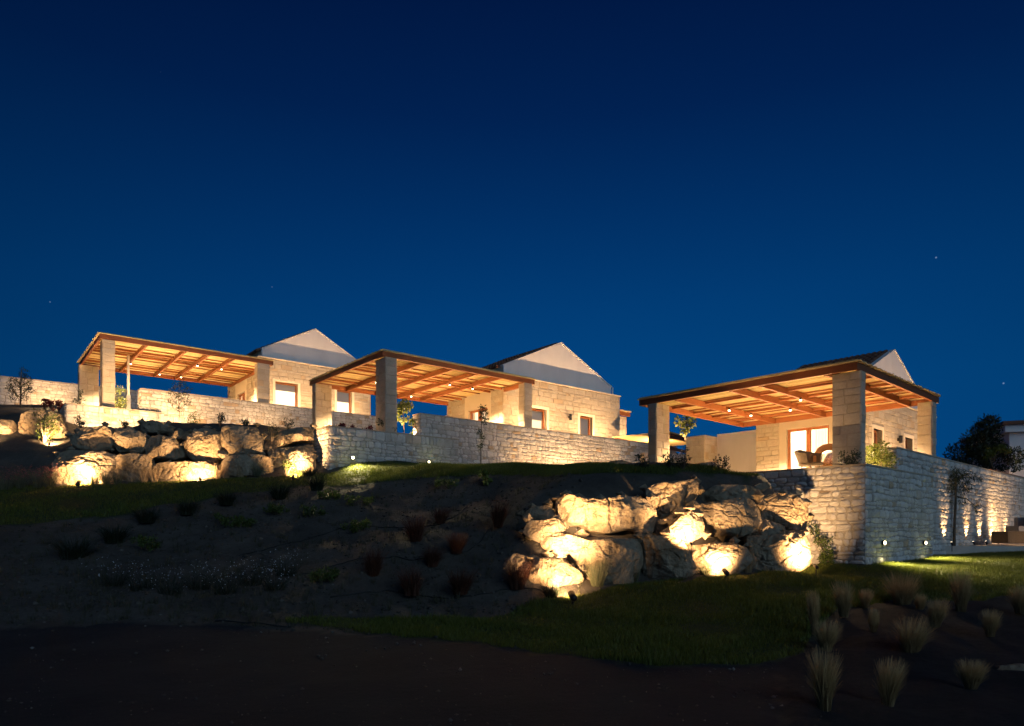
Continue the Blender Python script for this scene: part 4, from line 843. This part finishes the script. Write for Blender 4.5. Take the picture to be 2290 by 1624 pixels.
def blades(n, h, spread, wid, curve=.5, seg=3, tight=.2):
    a = RNG.uniform(0, 6.283, n); r0 = tight*spread*np.sqrt(RNG.random(n)); lean = spread*.5*RNG.random(n)**.8; hh = h*RNG.uniform(.45, 1.0, n); a2 = a+RNG.normal(0, .5, n)
    V = np.zeros((n, seg+1, 2, 3)); tw = RNG.uniform(0, 6.283, n)
    for k in range(seg+1):
        q = k/seg; x = r0*np.cos(a)+lean*np.cos(a2)*(q**(1+curve)); y = r0*np.sin(a)+lean*np.sin(a2)*(q**(1+curve)); z = hh*(q-.22*curve*q**3*(lean/(spread*.5+1e-6))); ww = wid*(1-.85*q)/2
        V[:, k, 0] = np.stack([x-ww*np.cos(tw), y-ww*np.sin(tw), z], 1); V[:, k, 1] = np.stack([x+ww*np.cos(tw), y+ww*np.sin(tw), z], 1)
    F = []
    base = np.arange(n)*(seg+1)*2
    for k in range(seg): F.append(np.stack([base+2*k, base+2*k+1, base+2*k+3, base+2*k+2], 1))
    return V.reshape(-1, 3), np.concatenate(F)
def tussock(name, label, cat, base, h, w, n, mat, group=None, wid=.008, curve=.6, tips=None, lean=(0, 0)):
    t = thing(name, label, cat, base, 0, group); V, F = blades(n, h, w, wid, curve, 5 if curve > .8 else 3); q = np.clip(V[:, 2]/h, 0, 1)**1.6; V[:, 0] += lean[0]*q; V[:, 1] += lean[1]*q
    np_mesh('blades', V, F, M[mat], t)
    if tips:
        k = np.arange(0, len(V)-8, 8)[:max(6, n//3)]; p = V[k+6]+RNG.normal(0, .01, (len(k), 3)); p = np.repeat(p, 5, 0)+RNG.normal(0, .018, (5*len(k), 3)); V2, F2 = leaf_cloud(p, tips[1], tips[1]*.6, .6); tag(np_mesh('flowers', V2, F2, M[tips[0]], t), kind='stuff')
    return t
def tree(label, base, trunk, limbs, clumps, n, leaf, mat, r=.05, up=-.2, name='tree', cat='tree', group=None):
    t = thing(name, label, cat, base, 0, group); b = MB(); k = len(trunk); b.tube(trunk, [r*(1-.6*i/(k-1)) for i in range(k)], 8)
    for l in limbs: b.tube(l, [r*.5, r*.3, r*.12][:len(l)], 5)
    b.build('trunk', M['bark'], t, True); p, g = clump_pts(clumps, n); V, F = leaf_cloud(p, leaf[0], leaf[1], up, g*.5); np_mesh('crown', V, F, M[mat], t); return t
def rel(base, u, v, Y=None): q = P(u, v, Y or base[1]); return (q.x-base[0], q.y-base[1], q.z-base[2])
def px_tree(label, base, tr, limbs, cl, n, leaf, mat, r=.05, up=-.2, depth=1.0, **k):
    """trunk, limbs and clumps given as image points; clumps also get a spread in depth"""
    Yb = base[1]; f = lambda q: rel(base, *q)
    cc = []
    for u, v, rr in cl:
        x, y, z = rel(base, u, v); cc.append((x, y+random.uniform(-1, 1)*sz(rr, Yb)*depth, z, sz(rr, Yb)))
    return tree(label, base, [f(q) for q in tr], [[f(q) for q in l] for l in limbs], cc, n, leaf, mat, r, up, **k)
# trees
b0 = hit(2133, 1241)
px_tree('slim young tree with drooping leaves on the lawn before the long uplit wall', b0, [(2133,1243),(2133,1190),(2136,1130),(2137,1080),(2139,1050)], [[(2137,1090),(2120,1075),(2105,1085)],[(2138,1075),(2160,1060),(2178,1075)],[(2137,1105),(2120,1110),(2104,1125)],[(2136,1110),(2160,1115),(2184,1135)]],
        [(2115,1078,16),(2105,1095,12),(2130,1060,16),(2150,1058,15),(2168,1065,15),(2182,1068,9),(2165,1085,14),(2150,1095,13),(2125,1092,12),(2108,1112,8),(2118,1122,8),(2150,1118,9),(2184,1137,9),(2178,1128,7),(2140,1075,14),(2100,1122,5)], 1700, (.11, .017), 'olive', .045, -1.2)
b0 = Vector((P(2200, 1060, 29).x, 29, EYE+1.0))
px_tree('big dark tree behind the wall at right', b0, [(2205,1085),(2203,1040),(2200,1000),(2205,965)], [[(2202,1020),(2170,990),(2150,1000)],[(2202,1010),(2240,990),(2260,1000)]],
        [(2200,955,26),(2214,946,16),(2184,965,20),(2160,995,30),(2135,1015,24),(2200,1000,36),(2232,1006,24),(2258,1022,20),(2225,1032,32),(2180,1035,32),(2145,1040,20),(2268,1042,14),(2228,975,14)], 6500, (.15, .055), 'dark_leaf', .14, 0)
b0 = F3.w(fx(F3, 2221, .9), .9, FLOOR3)
px_tree('small crooked tree lit yellow above the wall at right', b0, [(2222,1075),(2221,1050),(2214,1030),(2216,1020)], [[(2216,1028),(2230,1015),(2246,1004)],[(2213,1030),(2206,1018),(2198,1008)],[(2220,1035),(2225,1020),(2226,1005)]],
        [(2198,1003,7),(2206,1010,6),(2228,1003,7),(2246,1002,7),(2256,1008,6),(2238,1004,6),(2218,1012,7),(2204,1022,5)], 700, (.12, .06), 'bright_leaf', .045, -.3)
garden_spot(F3.w(fx(F3, 2205, .4), .4, FLOOR3), b0+Vector((.2, .1, 1.6)), 'spotlight below the small crooked tree', PW_PLANT*2.2, 80, .9, .8, 'plant spotlights')
q_ = P(1075, 1046, 21.3); b0 = Vector((q_.x, 21.3, gz(q_.x, 21.3)))
px_tree('thin staked sapling before the tall rubble wall', b0, [(1075,1050),(1075,1000),(1076,950),(1077,905)], [], [(1078,912,7),(1082,922,9),(1076,930,7),(1086,935,7),(1084,944,6),(1072,965,7),(1078,980,8),(1074,995,7),(1076,1003,4)], 420, (.085, .035), 'olive', .016, -.6, name='sapling')
q_ = P(401, 955, 25.8); b0 = Vector((q_.x, 25.8, gz(q_.x, 25.8)))
px_tree('lit sapling above the flat dark slab, before the upper wall', b0, [(402,965),(401,935),(400,905),(398,870)], [[(400,910),(388,895),(378,880)],[(400,905),(412,890),(422,878)]], [(395,862,10),(410,858,8),(384,876,9),(416,876,9),(400,885,11),(388,900,8),(414,898,9),(400,915,8),(425,868,5),(378,890,5)], 700, (.09, .03), 'olive', .022, -.3, name='sapling')
shrub('shrub', 'lit leafy shrub right of the lit sapling', 'shrub', (P(428, 955, 25.7).x, 25.7, gz(P(428, 955, 25.7).x, 25.7)), .66, .6, 420, (.07, .03), 'leaf')
q_ = F2.w(fx(F2, 903, y0+.9), y0+.9, FLOOR2-.05); b0 = q_
px_tree('small tree lit bright yellow-green behind the middle planter wall', b0, [(903,990),(903,960),(902,935),(898,915)], [[(902,930),(892,915),(888,905)],[(902,928),(912,915),(918,908)]], [(895,905,9),(888,912,8),(905,900,7),(915,908,8),(900,918,9),(910,916,6),(893,925,6),(886,937,5),(912,937,5),(900,940,7)], 420, (.11, .07), 'bright_leaf', .02, 0)
garden_spot(b0+Vector((-.25, -.2, 0)), b0+Vector((0, 0, 1.2)), 'spotlight below the bright yellow-green tree', PW_PLANT*.55, 75, .9, .8, 'plant spotlights')
shrub('shrub', 'leafy bush at the lit end of the tall middle wall', 'shrub', F2.w(fx(F2, 930, y0+.7), y0+.7, FLOOR2), .75, .5, 420, (.08, .04), 'leaf')
q_ = F2.w(fx(F2, 922, y0+.6), y0+.6, FLOOR2); garden_spot(q_, q_+Vector((.35, .4, .7)), 'spotlight by the lit end of the tall middle wall', PW_PLANT*.4, 100, .9, .8, 'plant spotlights')
shrub('shrub', 'dark shrub at the foot of the middle corner pier', 'shrub', F2.w(fx(F2, 866, y0+.6), y0+.6, FLOOR2), .5, .75, 260, (.08, .03), 'olive')
for u, l in ((762, 'dark red plant nearest the corner on the middle planter wall'), (792, 'second dark red plant from the corner on the middle planter wall'), (822, 'third dark red plant from the corner on the middle planter wall')):
    shrub('flowering_plant', l, 'plant', F2.w(fx(F2, u, y0+.55), y0+.55, FLOOR2), .24, .34, 160, (.06, .04), 'red_flower', 'dark red plants on the middle planter wall', nclump=6)
q_ = P(45, 912, 29); b0 = Vector((q_.x, 29, gz(q_.x, 29)))
px_tree('loose grey-green tree before the far left wall', b0, [(46,925),(46,890),(47,850),(48,825)], [[(46,890),(30,875),(22,865)],[(47,885),(60,870),(70,865)]], [(46,832,10),(52,848,12),(40,860,14),(58,868,13),(28,872,10),(68,872,8),(36,885,10),(56,888,10)], 900, (.11, .03), 'olive', .035, 0)
q_ = P(1532, 985, 28); b0 = Vector((q_.x, 28, EYE+3.3))
px_tree('small tree lit yellow-green seen under the nearest pergola', b0, [(1532,985),(1532,968),(1534,955),(1536,940)], [[(1533,960),(1520,948),(1512,942)]], [(1514,941,7),(1524,948,8),(1538,932,10),(1548,942,9),(1540,950,9),(1532,962,8),(1528,968,5),(1550,928,7)], 420, (.15, .08), 'bright_leaf', .03, 0)
garden_spot(b0+Vector((-.3, -.5, -.1)), b0+Vector((0, 0, 1.2)), 'spotlight below the small tree seen under the nearest pergola', PW_PLANT*1.2, 70, .9, .8, 'plant spotlights')
# shrubs round the near terrace
q_ = F3.w(fx(F3, 1964, -.2), -.2, FLOOR3+.02)
shrub('shrub', 'bush lit bright yellow behind the corner of the near planter wall', 'shrub', q_, .88, .8, 1700, (.07, .035), 'bright_leaf', None, (-.18, 0), 18)
garden_spot(q_+Vector((-.30, -.12, 0)), q_+Vector((.05, .05, .6)), 'spotlight beside the bright yellow bush', PW_PLANT*.42, 110, .9, .8, 'plant spotlights')
shrub('shrub', 'dark shrub before the near corner pier', 'shrub', F3.w(fx(F3, 1902, -.30), -.30, FLOOR3+.02), .56, .55, 420, (.06, .03), 'olive')
shrub('shrub', 'low dark shrub left of the bright yellow bush', 'shrub', F3.w(fx(F3, 1940, -.32), -.32, FLOOR3+.02), .28, .4, 200, (.06, .03), 'dark_leaf')
q_ = hit(1852, 1264); b0 = Vector(q_)
t = thing('climbing_plant', 'climbing plant lit green leaning between the boulders and the near planter wall', 'climber', b0); cl = []; b = MB()
path_ = [(1855,1266,0),(1845,1240,.1),(1832,1215,.2),(1815,1190,.35),(1800,1170,.5)]
for i, (u, v, dy) in enumerate(path_):
    x, y, z = rel(b0, u, v, b0[1]+dy); cl += [(x+random.uniform(-.1, .12), y+random.uniform(-.12, .05), z+random.uniform(-.05, .08), .17-.022*i) for _ in range(3)]
b.tube([rel(b0, u, v, b0[1]+dy) for u, v, dy in path_], [.02, .016, .012, .009, .005], 5); b.build('stems', M['bark'], t)
p, g = clump_pts(cl, 1100); V, F = leaf_cloud(p, .055, .03, .1, g*.8); np_mesh('foliage', V, F, M['leaf'], t)
shrub('shrub', 'sparse shrub at the foot of the near planter wall corner', 'shrub', hit(1893, 1262), .36, .34, 200, (.05, .025), 'olive')
# far left
q_ = hit(98, 992); shrub('shrub', 'bush lit green before the golden boulder at far left', 'shrub', Vector((P(98, 985, 21.6).x, 21.6, gz(P(98, 985, 21.6).x, 21.6))), .95, 1.0, 800, (.07, .03), 'leaf', None, (.15, 0), 14)
q_ = F1.w(fx(F1, 262, 1.2), 1.2, FLOOR1); shrub('shrub', 'tall bush lit yellow under the leftmost pergola', 'shrub', q_, 1.25, .75, 800, (.08, .04), 'bright_leaf', None, (0, 0), 14)
garden_spot(q_+Vector((-.1, -.5, 0)), q_+Vector((0, 0, .9)), 'spotlight below the tall bush under the leftmost pergola', PW_PLANT*.5, 80, .9, .8, 'plant spotlights')
shrub('shrub', 'dark thin shrub left of the leftmost pergola pier', 'shrub', Vector((P(178, 905, 27).x, 27, EYE+FLOOR1+.2)), .95, .4, 260, (.08, .035), 'dark_leaf')
t = thing('slim_post', 'slim pale post lit yellow under the leftmost pergola', 'post', F1.w(fx(F1, 287, 1.5), 1.5, FLOOR1), F1.a); MB().box(-.07, .07, -.07, .07, 0, 1.0).build('post_base', M['plaster'], t); MB().tube([(0, 0, 1.0), (0, 0, 2.6)], .05, 8).build('post_shaft', M['plaster'], t, True)
for u, v, y_, h_, w_, l in ((180, 955, 20.4, .3, .4, 'dark tuft behind the wedge-shaped boulder'), (277, 960, 20.8, .25, .5, 'dark low plant on top of the rounded dark-topped boulder'), (490, 955, 20.6, .42, .4, 'dark upright plant left of the big square block'), (545, 953, 20.5, .2, .4, 'dark low plant on the big square block'), (607, 985, 19.9, .55, .55, 'dark green plant hanging right of the big square block'), (645, 962, 20.6, .32, .4, 'dark plant above the slanting bright ledge')):
    q_ = P(u, v, y_); shrub('shrub', l, 'plant', q_, h_, w_, 220, (.06, .025), 'dark_leaf', 'dark plants on the left boulders')
for u, v, l in ((100, 905, 'leftmost dark red round plant in the far left bed'), (116, 905, 'second dark red round plant in the far left bed'), (132, 903, 'middle dark red round plant in the far left bed'), (146, 902, 'fourth dark red round plant in the far left bed'), (160, 902, 'dark red round plant nearest the low bright planter wall')):
    q_ = P(u, v, 25.6); shrub('flowering_plant', l, 'plant', (q_.x, 25.6, gz(q_.x, 25.6)), .45, .36, 220, (.06, .05), 'red_flower', 'dark red flowers in the far left bed', nclump=7)
shrub('shrub', 'lit green shrub at the foot of the rounded glaring boulder', 'shrub', hit(640, 1066), .42, .6, 420, (.05, .025), 'leaf')
# plants along the crest before the nearest pergola
for u, v, h_, l in ((1440, 1042, .3, 'dark leafy plant before the left pier of the nearest pergola'), (1497, 1044, .34, 'dark leafy plant second from the left pier of the nearest pergola'), (1527, 1046, .48, 'bigger dark leafy plant before the warm lit low stone wall'), (1610, 1048, .3, 'dark leafy plant by the low pale stone on the crest'), (1676, 1052, .3, 'dark leafy plant before the stone corner of the nearest villa')):
    q_ = hit(u, v+4); shrub('shrub', l, 'plant', q_, h_, .42, 200, (.075, .025), 'dark_leaf', 'dark plants along the crest')
q_ = hit(1092, 1086); shrub('shrub', 'small plant with pale green leaves near the crest', 'plant', q_, .32, .42, 160, (.10, .06), 'bright_leaf', nclump=7)
# tussocks on the slope
REDS = ((930, 1212, .60, .55, 'dark'), (984, 1172, .42, .45, 'dark'), (1020, 1238, .46, .5, 'dark'), (966, 1268, .46, .5, 'dark'), (834, 1292, .58, .5, 'dark'), (921, 1334, .60, .62, 'dark'), (1029, 1330, .5, .55, 'dark'), (1114, 1182, .6, .42, 'lit'), (1156, 1318, .62, .62, 'lit'))
RL = ('dark red tussock in the middle of the slope below the green ground cover', 'dark red tussock highest of the five near the drip hose', 'dark red tussock nearest the left tip of the right boulders', 'dark red tussock left of the one nearest the right boulders', 'dark tussock farthest left of the red tussocks', 'broad dark red tussock lowest on the slope', 'dark red tussock low on the slope right of the broad one', 'red-brown tussock lit orange beside the small dark boulder', 'large red-brown tussock lit at the lower left of the right boulders')
for (u, v, h_, w_, k), l in zip(REDS, RL): tussock('tussock', l, 'tussock', hit(u, v), h_, w_, 520, 'red_leaf', 'red tussocks on the slope', .009, random.uniform(.35, 1.2), None, (random.uniform(-.12, .12), random.uniform(-.1, .1)))
for u, v, h_, w_, l in ((708, 1098, .5, .7, 'black spiky tuft on the lawn edge below the planter wall corner'), (624, 1116, .42, .7, 'black spiky tuft left of the one below the planter wall corner'), (506, 1130, .42, .7, 'black spiky tuft below the big square block'), (418, 1152, .42, .7, 'black spiky tuft below the cracked boulder'), (328, 1170, .45, .8, 'black spiky tuft below the jagged boulder'), (256, 1215, .5, .9, 'black spiky tuft low at left below the wedge-shaped boulder'), (165, 1250, .55, 1.1, 'widest black tuft at far left of the slope')):
    tussock('tussock', l, 'tussock', hit(u, v), h_, w_, 420, 'dark_blade', 'black tufts along the upper lawn', .012, random.uniform(.3, 1.2), None, (random.uniform(-.15, .15), 0))
for u, v, w_, l in ((798, 1188, .9, 'green mat plant in the middle of the slope'), (804, 1132, 1.1, 'wide green mat plant high on the slope'), (699, 1156, .9, 'green mat plant left of the wide one'), (615, 1150, .8, 'green mat plant below the black tufts'), (741, 1119, .8, 'green mat plant highest on the slope'), (1008, 1092, 1.0, 'dim green mat plant under the crest'), (540, 1184, .7, 'small green mat plant at left of the slope'), (520, 1176, 1.1, 'broad green mat plant at left of the slope'), (330, 1228, .8, 'dim green mat plant low at left'), (730, 1300, .7, 'dim green mat plant low on the slope by the white flowers')):
    shrub('ground_cover', l, 'plant', hit(u, v), .24, w_, 520, (.08, .02), 'leaf', 'green mat plants on the slope', nclump=14)
for i, (u, v) in enumerate(((255, 1312), (318, 1322), (380, 1330), (445, 1318), (505, 1330), (560, 1310), (615, 1322), (640, 1290))):
    l = ('white-flowered plant at the left end of the flower row', 'second white-flowered plant from the left', 'third white-flowered plant from the left', 'white-flowered plant in the middle of the row, left one', 'white-flowered plant in the middle of the row, right one', 'third white-flowered plant from the right', 'second white-flowered plant from the right', 'white-flowered plant at the right upper end of the flower row')[i]
    q_ = hit(u, v); t = tussock('flowering_plant', l, 'plant', q_, .42, .85, 160, 'dark_blade', 'white flowers low on the slope', .006, .5)
    p = RNG.normal(0, .20, (60, 3))*[1, 1, .5]+[0, 0, .32]; p[:, 2] = np.clip(p[:, 2], .06, .5); V, F = leaf_cloud(p, .017, .017, .6); tag(np_mesh('flowers', V, F, M['white_flower'], t), kind='stuff')
# lavender and grasses at the foot of the boulders
for u, v, h_, w_, n_, mt, l in ((1336, 1312, .58, .50, 320, 'sage', 'tall grey lavender before the large glaring boulder'), (1418, 1305, .38, .26, 150, 'sage', 'grey lavender right of the tallest one'), (1508, 1300, .32, .32, 150, 'sage', 'dim grey lavender before the dark unlit boulder'), (1577, 1290, .30, .32, 260, 'sage', 'bushy lavender between the white boulder and the half glaring one'),
        (1668, 1281, .56, .5, 220, 'straw', 'tall grass between the half glaring boulder and its right neighbour'), (1752, 1275, .28, .36, 200, 'sage', 'low grass left of the climbing plant'), (1786, 1273, .34, .36, 200, 'sage', 'grass before the spotlight under the climbing plant'), (1232, 1338, .27, .40, 420, 'dark_blade', 'dark round tuft beside the black cylinder spotlight'), (1720, 1281, .16, .3, 120, 'dark_blade', 'small dark plant before the lowest right boulder')):
    tussock('lavender' if 'lavender' in l else 'grass_clump', l, 'plant', hit(u, v), h_, w_, n_, mt, 'plants at the foot of the right boulders', .007, .25)
for i, (u, v, mt) in enumerate(((212, 1086, 'sage'), (236, 1085, 'sage'), (262, 1084, 'sage'), (322, 1081, 'straw'), (346, 1079, 'straw'), (486, 1072, 'straw'), (505, 1070, 'straw'), (540, 1068, 'straw'), (575, 1066, 'sage'))):
    l = ('grass tuft right beside the leftmost spotlight', 'second grass tuft from the leftmost spotlight', 'grass tuft before the dark shaded boulder, left', 'dry grass tuft before the dark shaded boulder, right', 'dry grass tuft left of the long low boulder', 'dry grass tuft right of the long low boulder', 'dry grass tuft before the grey dim block, left', 'dry grass tuft before the grey dim block, middle', 'grass tuft before the grey dim block, right')[i]
    tussock('grass_clump', l, 'plant', hit(u, v), .48, .42, 150, mt, 'grass tufts at the foot of the left boulders', .009, .25)
tussock('grass_clump', 'black tuft at the foot of the planter wall corner', 'plant', hit(690, 1066), .32, .6, 300, 'dark_blade', None, .010, .3)
for i, (u, v) in enumerate(((14, 1096), (48, 1094), (86, 1092), (112, 1090))):
    tussock('flowering_plant', ('pink-flowered plant at the left edge of the lawn', 'second pink-flowered plant from the left edge', 'third pink-flowered plant from the left edge', 'pink-flowered plant nearest the leftmost glaring boulder')[i], 'plant', hit(u, v), .62, .6, 150, 'sage', 'pink flowers at far left', .008, .3, ('pink_flower', .035))
# feather grass in the dark bed at lower right
FG = ((1820, 1420, 90, 26, -4, 'tall narrow feather grass at the left edge of the dark bed'), (1886, 1380, 76, 46, -8, 'feather grass behind the tall narrow one'), (1934, 1360, 40, 30, 4, 'small yellow feather grass beside the lawn'), (2017, 1353, 68, 78, 0, 'widest fan of feather grass by the lawn'), (2148, 1372, 92, 46, 0, 'tall feather grass under the slim tree'), (2057, 1371, 40, 26, 2, 'faint small feather grass right of the widest fan'), (2090, 1404, 60, 46, 14, 'feather grass leaning right below the faint small one'), (2281, 1375, 62, 50, 4, 'feather grass at the right edge by the lawn'),
      (2036, 1464, 78, 80, 16, 'feather grass swept to the right in the middle of the bed'), (1846, 1458, 66, 60, 6, 'feather grass below the tall narrow one'), (1842, 1590, 132, 66, 0, 'largest feather grass at the bottom left of the bed'), (1984, 1580, 98, 60, 16, 'feather grass leaning right at the bottom of the bed'), (1953, 1420, 52, 22, 0, 'faint thin feather grass in the middle of the bed'), (2214, 1425, 56, 40, 4, 'dim feather grass in the right part of the bed'), (2170, 1540, 60, 60, 8, 'dim feather grass low in the right part of the bed'))
for u, v, hp, wp, ln, l in FG:
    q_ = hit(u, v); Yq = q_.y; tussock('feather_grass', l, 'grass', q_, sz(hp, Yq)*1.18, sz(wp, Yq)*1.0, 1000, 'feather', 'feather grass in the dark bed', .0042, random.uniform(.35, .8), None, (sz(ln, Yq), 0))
# drip hoses on the slope
def hose(pts, label):
    b = MB(); q = []
    for (u0, v0), (u1, v1) in zip(pts, pts[1:]):
        for k in range(6): q.append(hit(u0+(u1-u0)*k/6, v0+(v1-v0)*k/6))
    q.append(hit(*pts[-1])); q = [Vector((p.x, p.y, gnear(p.x, p.y)+.012)) for p in q]; b.tube(q, .011, 5); tag(b.build('drip_hose', M['hose'], None, True), label, 'hose', 'drip hoses on the slope')
cv = lambda L: [(534+.29986*a, 991.9+.29986*b) for a, b in L]
hose(cv([(590, 690), (740, 640), (1000, 615), (1200, 625), (1500, 600), (1620, 540), (1720, 470)]), 'thin black hose across the upper slope to the red tussocks')
hose(cv([(0, 820), (220, 775), (440, 730), (590, 690)]), 'thin black hose at the left of the slope above the white flowers')
hose(cv([(450, 970), (700, 915), (920, 880), (1150, 850), (1380, 875), (1700, 800), (1800, 720), (1870, 620)]), 'black hose curving up to the red-brown tussock lit orange')
hose(cv([(680, 1150), (1100, 1100), (1220, 1100), (1450, 1145), (1700, 1145), (2000, 1100), (2250, 1095)]), 'lowest black hose on the slope, ending at the right boulders')
hose([(480, 1397), (560, 1401), (650, 1403)], 'short black hose on the gravel track')
# ------------------------------------------------------------------ lawn blades, pebbles
def lawn_blades(name, n, xr, yr, hgt, wid, label):
    X = RNG.uniform(*xr, n*3); Y = yr[0]+(yr[1]-yr[0])*RNG.random(n*3)**1.15; H_ = Hn(X, Y); lw, _ = cover(X, Y, H_)
    U = CX+X/Y*FP; V_ = HZ-H_/Y*FP; k = np.where(lw & (U > -60) & (U < 2350) & (V_ < 1640))[0][:n]; X, Y, H_ = X[k], Y[k], H_[k]; m_ = len(k)
    pat = .7+.5*np.sin(X*2.3+np.sin(Y*1.9)*2)*np.sin(Y*2.9+np.sin(X*1.3)); h = hgt*RNG.uniform(.5, 1.15, m_)*np.clip(pat+.3, .6, 1.3); a = RNG.uniform(0, 6.283, m_); ln = h*RNG.uniform(.1, .7, m_); a2 = RNG.uniform(0, 6.283, m_); w_ = wid*RNG.uniform(.7, 1.3, m_)
    z = EYE+H_-.012; B = np.stack([X, Y, z], 1); sd = np.stack([np.cos(a), np.sin(a), 0*a], 1)*w_[:, None]/2; tip = B+np.stack([ln*np.cos(a2), ln*np.sin(a2), h], 1)
    V = np.stack([B-sd, B+sd, tip], 1).reshape(-1, 3); o = np_mesh(name, V, np.arange(3*m_).reshape(-1, 3), M['grass']); return tag(o, label, 'grass', kind='stuff')
lawn_blades('lawn_grass', 260000, (-4, 16), (7, 19.6), .075, .011, 'short green lawn before the right boulders and walls')
lawn_blades('lawn_grass', 70000, (-16, 7), (14, 20.6), .08, .014, 'upper lawn strip along the left boulders and the crest')
n_ = 2200; u_ = RNG.uniform(-50, 1850, n_*2); Yp = RNG.uniform(5.5, 18.5, n_*2); Xp = (u_-CX)/FP*Yp; Hp = Hn(Xp, Yp); lw, _ = cover(Xp, Yp, Hp); k = np.where(~lw)[0][:n_]
Xp, Yp, Hp = Xp[k], Yp[k], Hp[k]; r = .007+.026*RNG.random(len(k))**5; oct_ = np.array([(1,0,0),(0,1,0),(-1,0,0),(0,-1,0),(0,0,.7),(0,0,-.7)], float)
V = (np.stack([Xp, Yp, EYE+Hp+r*.2], 1)[:, None]+oct_[None]*r[:, None, None]*RNG.uniform(.6, 1.3, (len(k), 6, 1))).reshape(-1, 3); f_ = np.array([(0,1,4),(1,2,4),(2,3,4),(3,0,4),(1,0,5),(2,1,5),(3,2,5),(0,3,5)]); F = (f_[None]+6*np.arange(len(k))[:, None, None]).reshape(-1, 3)
tag(np_mesh('pebbles', V, F, M['pebble']), 'loose pebbles scattered on the bare soil and track', 'pebbles', kind='stuff')

# clods and dry weeds that roughen the bare slope
def scatter(n, vr=(5.6, 19)):
    u_ = RNG.uniform(-60, 1300, n*3); Yp = RNG.uniform(vr[0], vr[1], n*3); Xp = (u_-CX)/FP*Yp; Hp = Hn(Xp, Yp); lw, gr_ = cover(Xp, Yp, Hp); k = np.where(~lw & ~gr_)[0][:n]; return Xp[k], Yp[k], Hp[k]
Xp, Yp, Hp = scatter(4200, (8.5, 19)); r = .012+.05*RNG.random(len(Xp))**4; bp = np.array([noise.fractal(Vector((x*.9, y*.9, 0)), 1, 2, 4)*.085 for x, y in zip(Xp, Yp)])
V = (np.stack([Xp, Yp, EYE+Hp+bp+r*.05], 1)[:, None]+oct_[None]*r[:, None, None]*RNG.uniform(.6, 1.3, (len(Xp), 6, 1))).reshape(-1, 3); F = (f_[None]+6*np.arange(len(Xp))[:, None, None]).reshape(-1, 3)
tag(np_mesh('soil_clods', V, F, M['clod']), 'loose clods of earth on the bare slope', 'soil', kind='stuff')
Xp, Yp, Hp = scatter(1300, (9.5, 18.5)); Vs, Fs, nb = [], [], 0
for x, y, h in zip(Xp, Yp, Hp):
    V, F = blades(14, random.uniform(.05, .26), random.uniform(.10, .36), .006, .8, 2); V += [x, y, gnear(x, y)-.01]; Vs.append(V); Fs.append(F+nb); nb += len(V)
tag(np_mesh('dry_weeds', np.concatenate(Vs), np.concatenate(Fs), M['weed']), 'sparse dry weeds between the plants on the slope', 'weeds', kind='stuff')
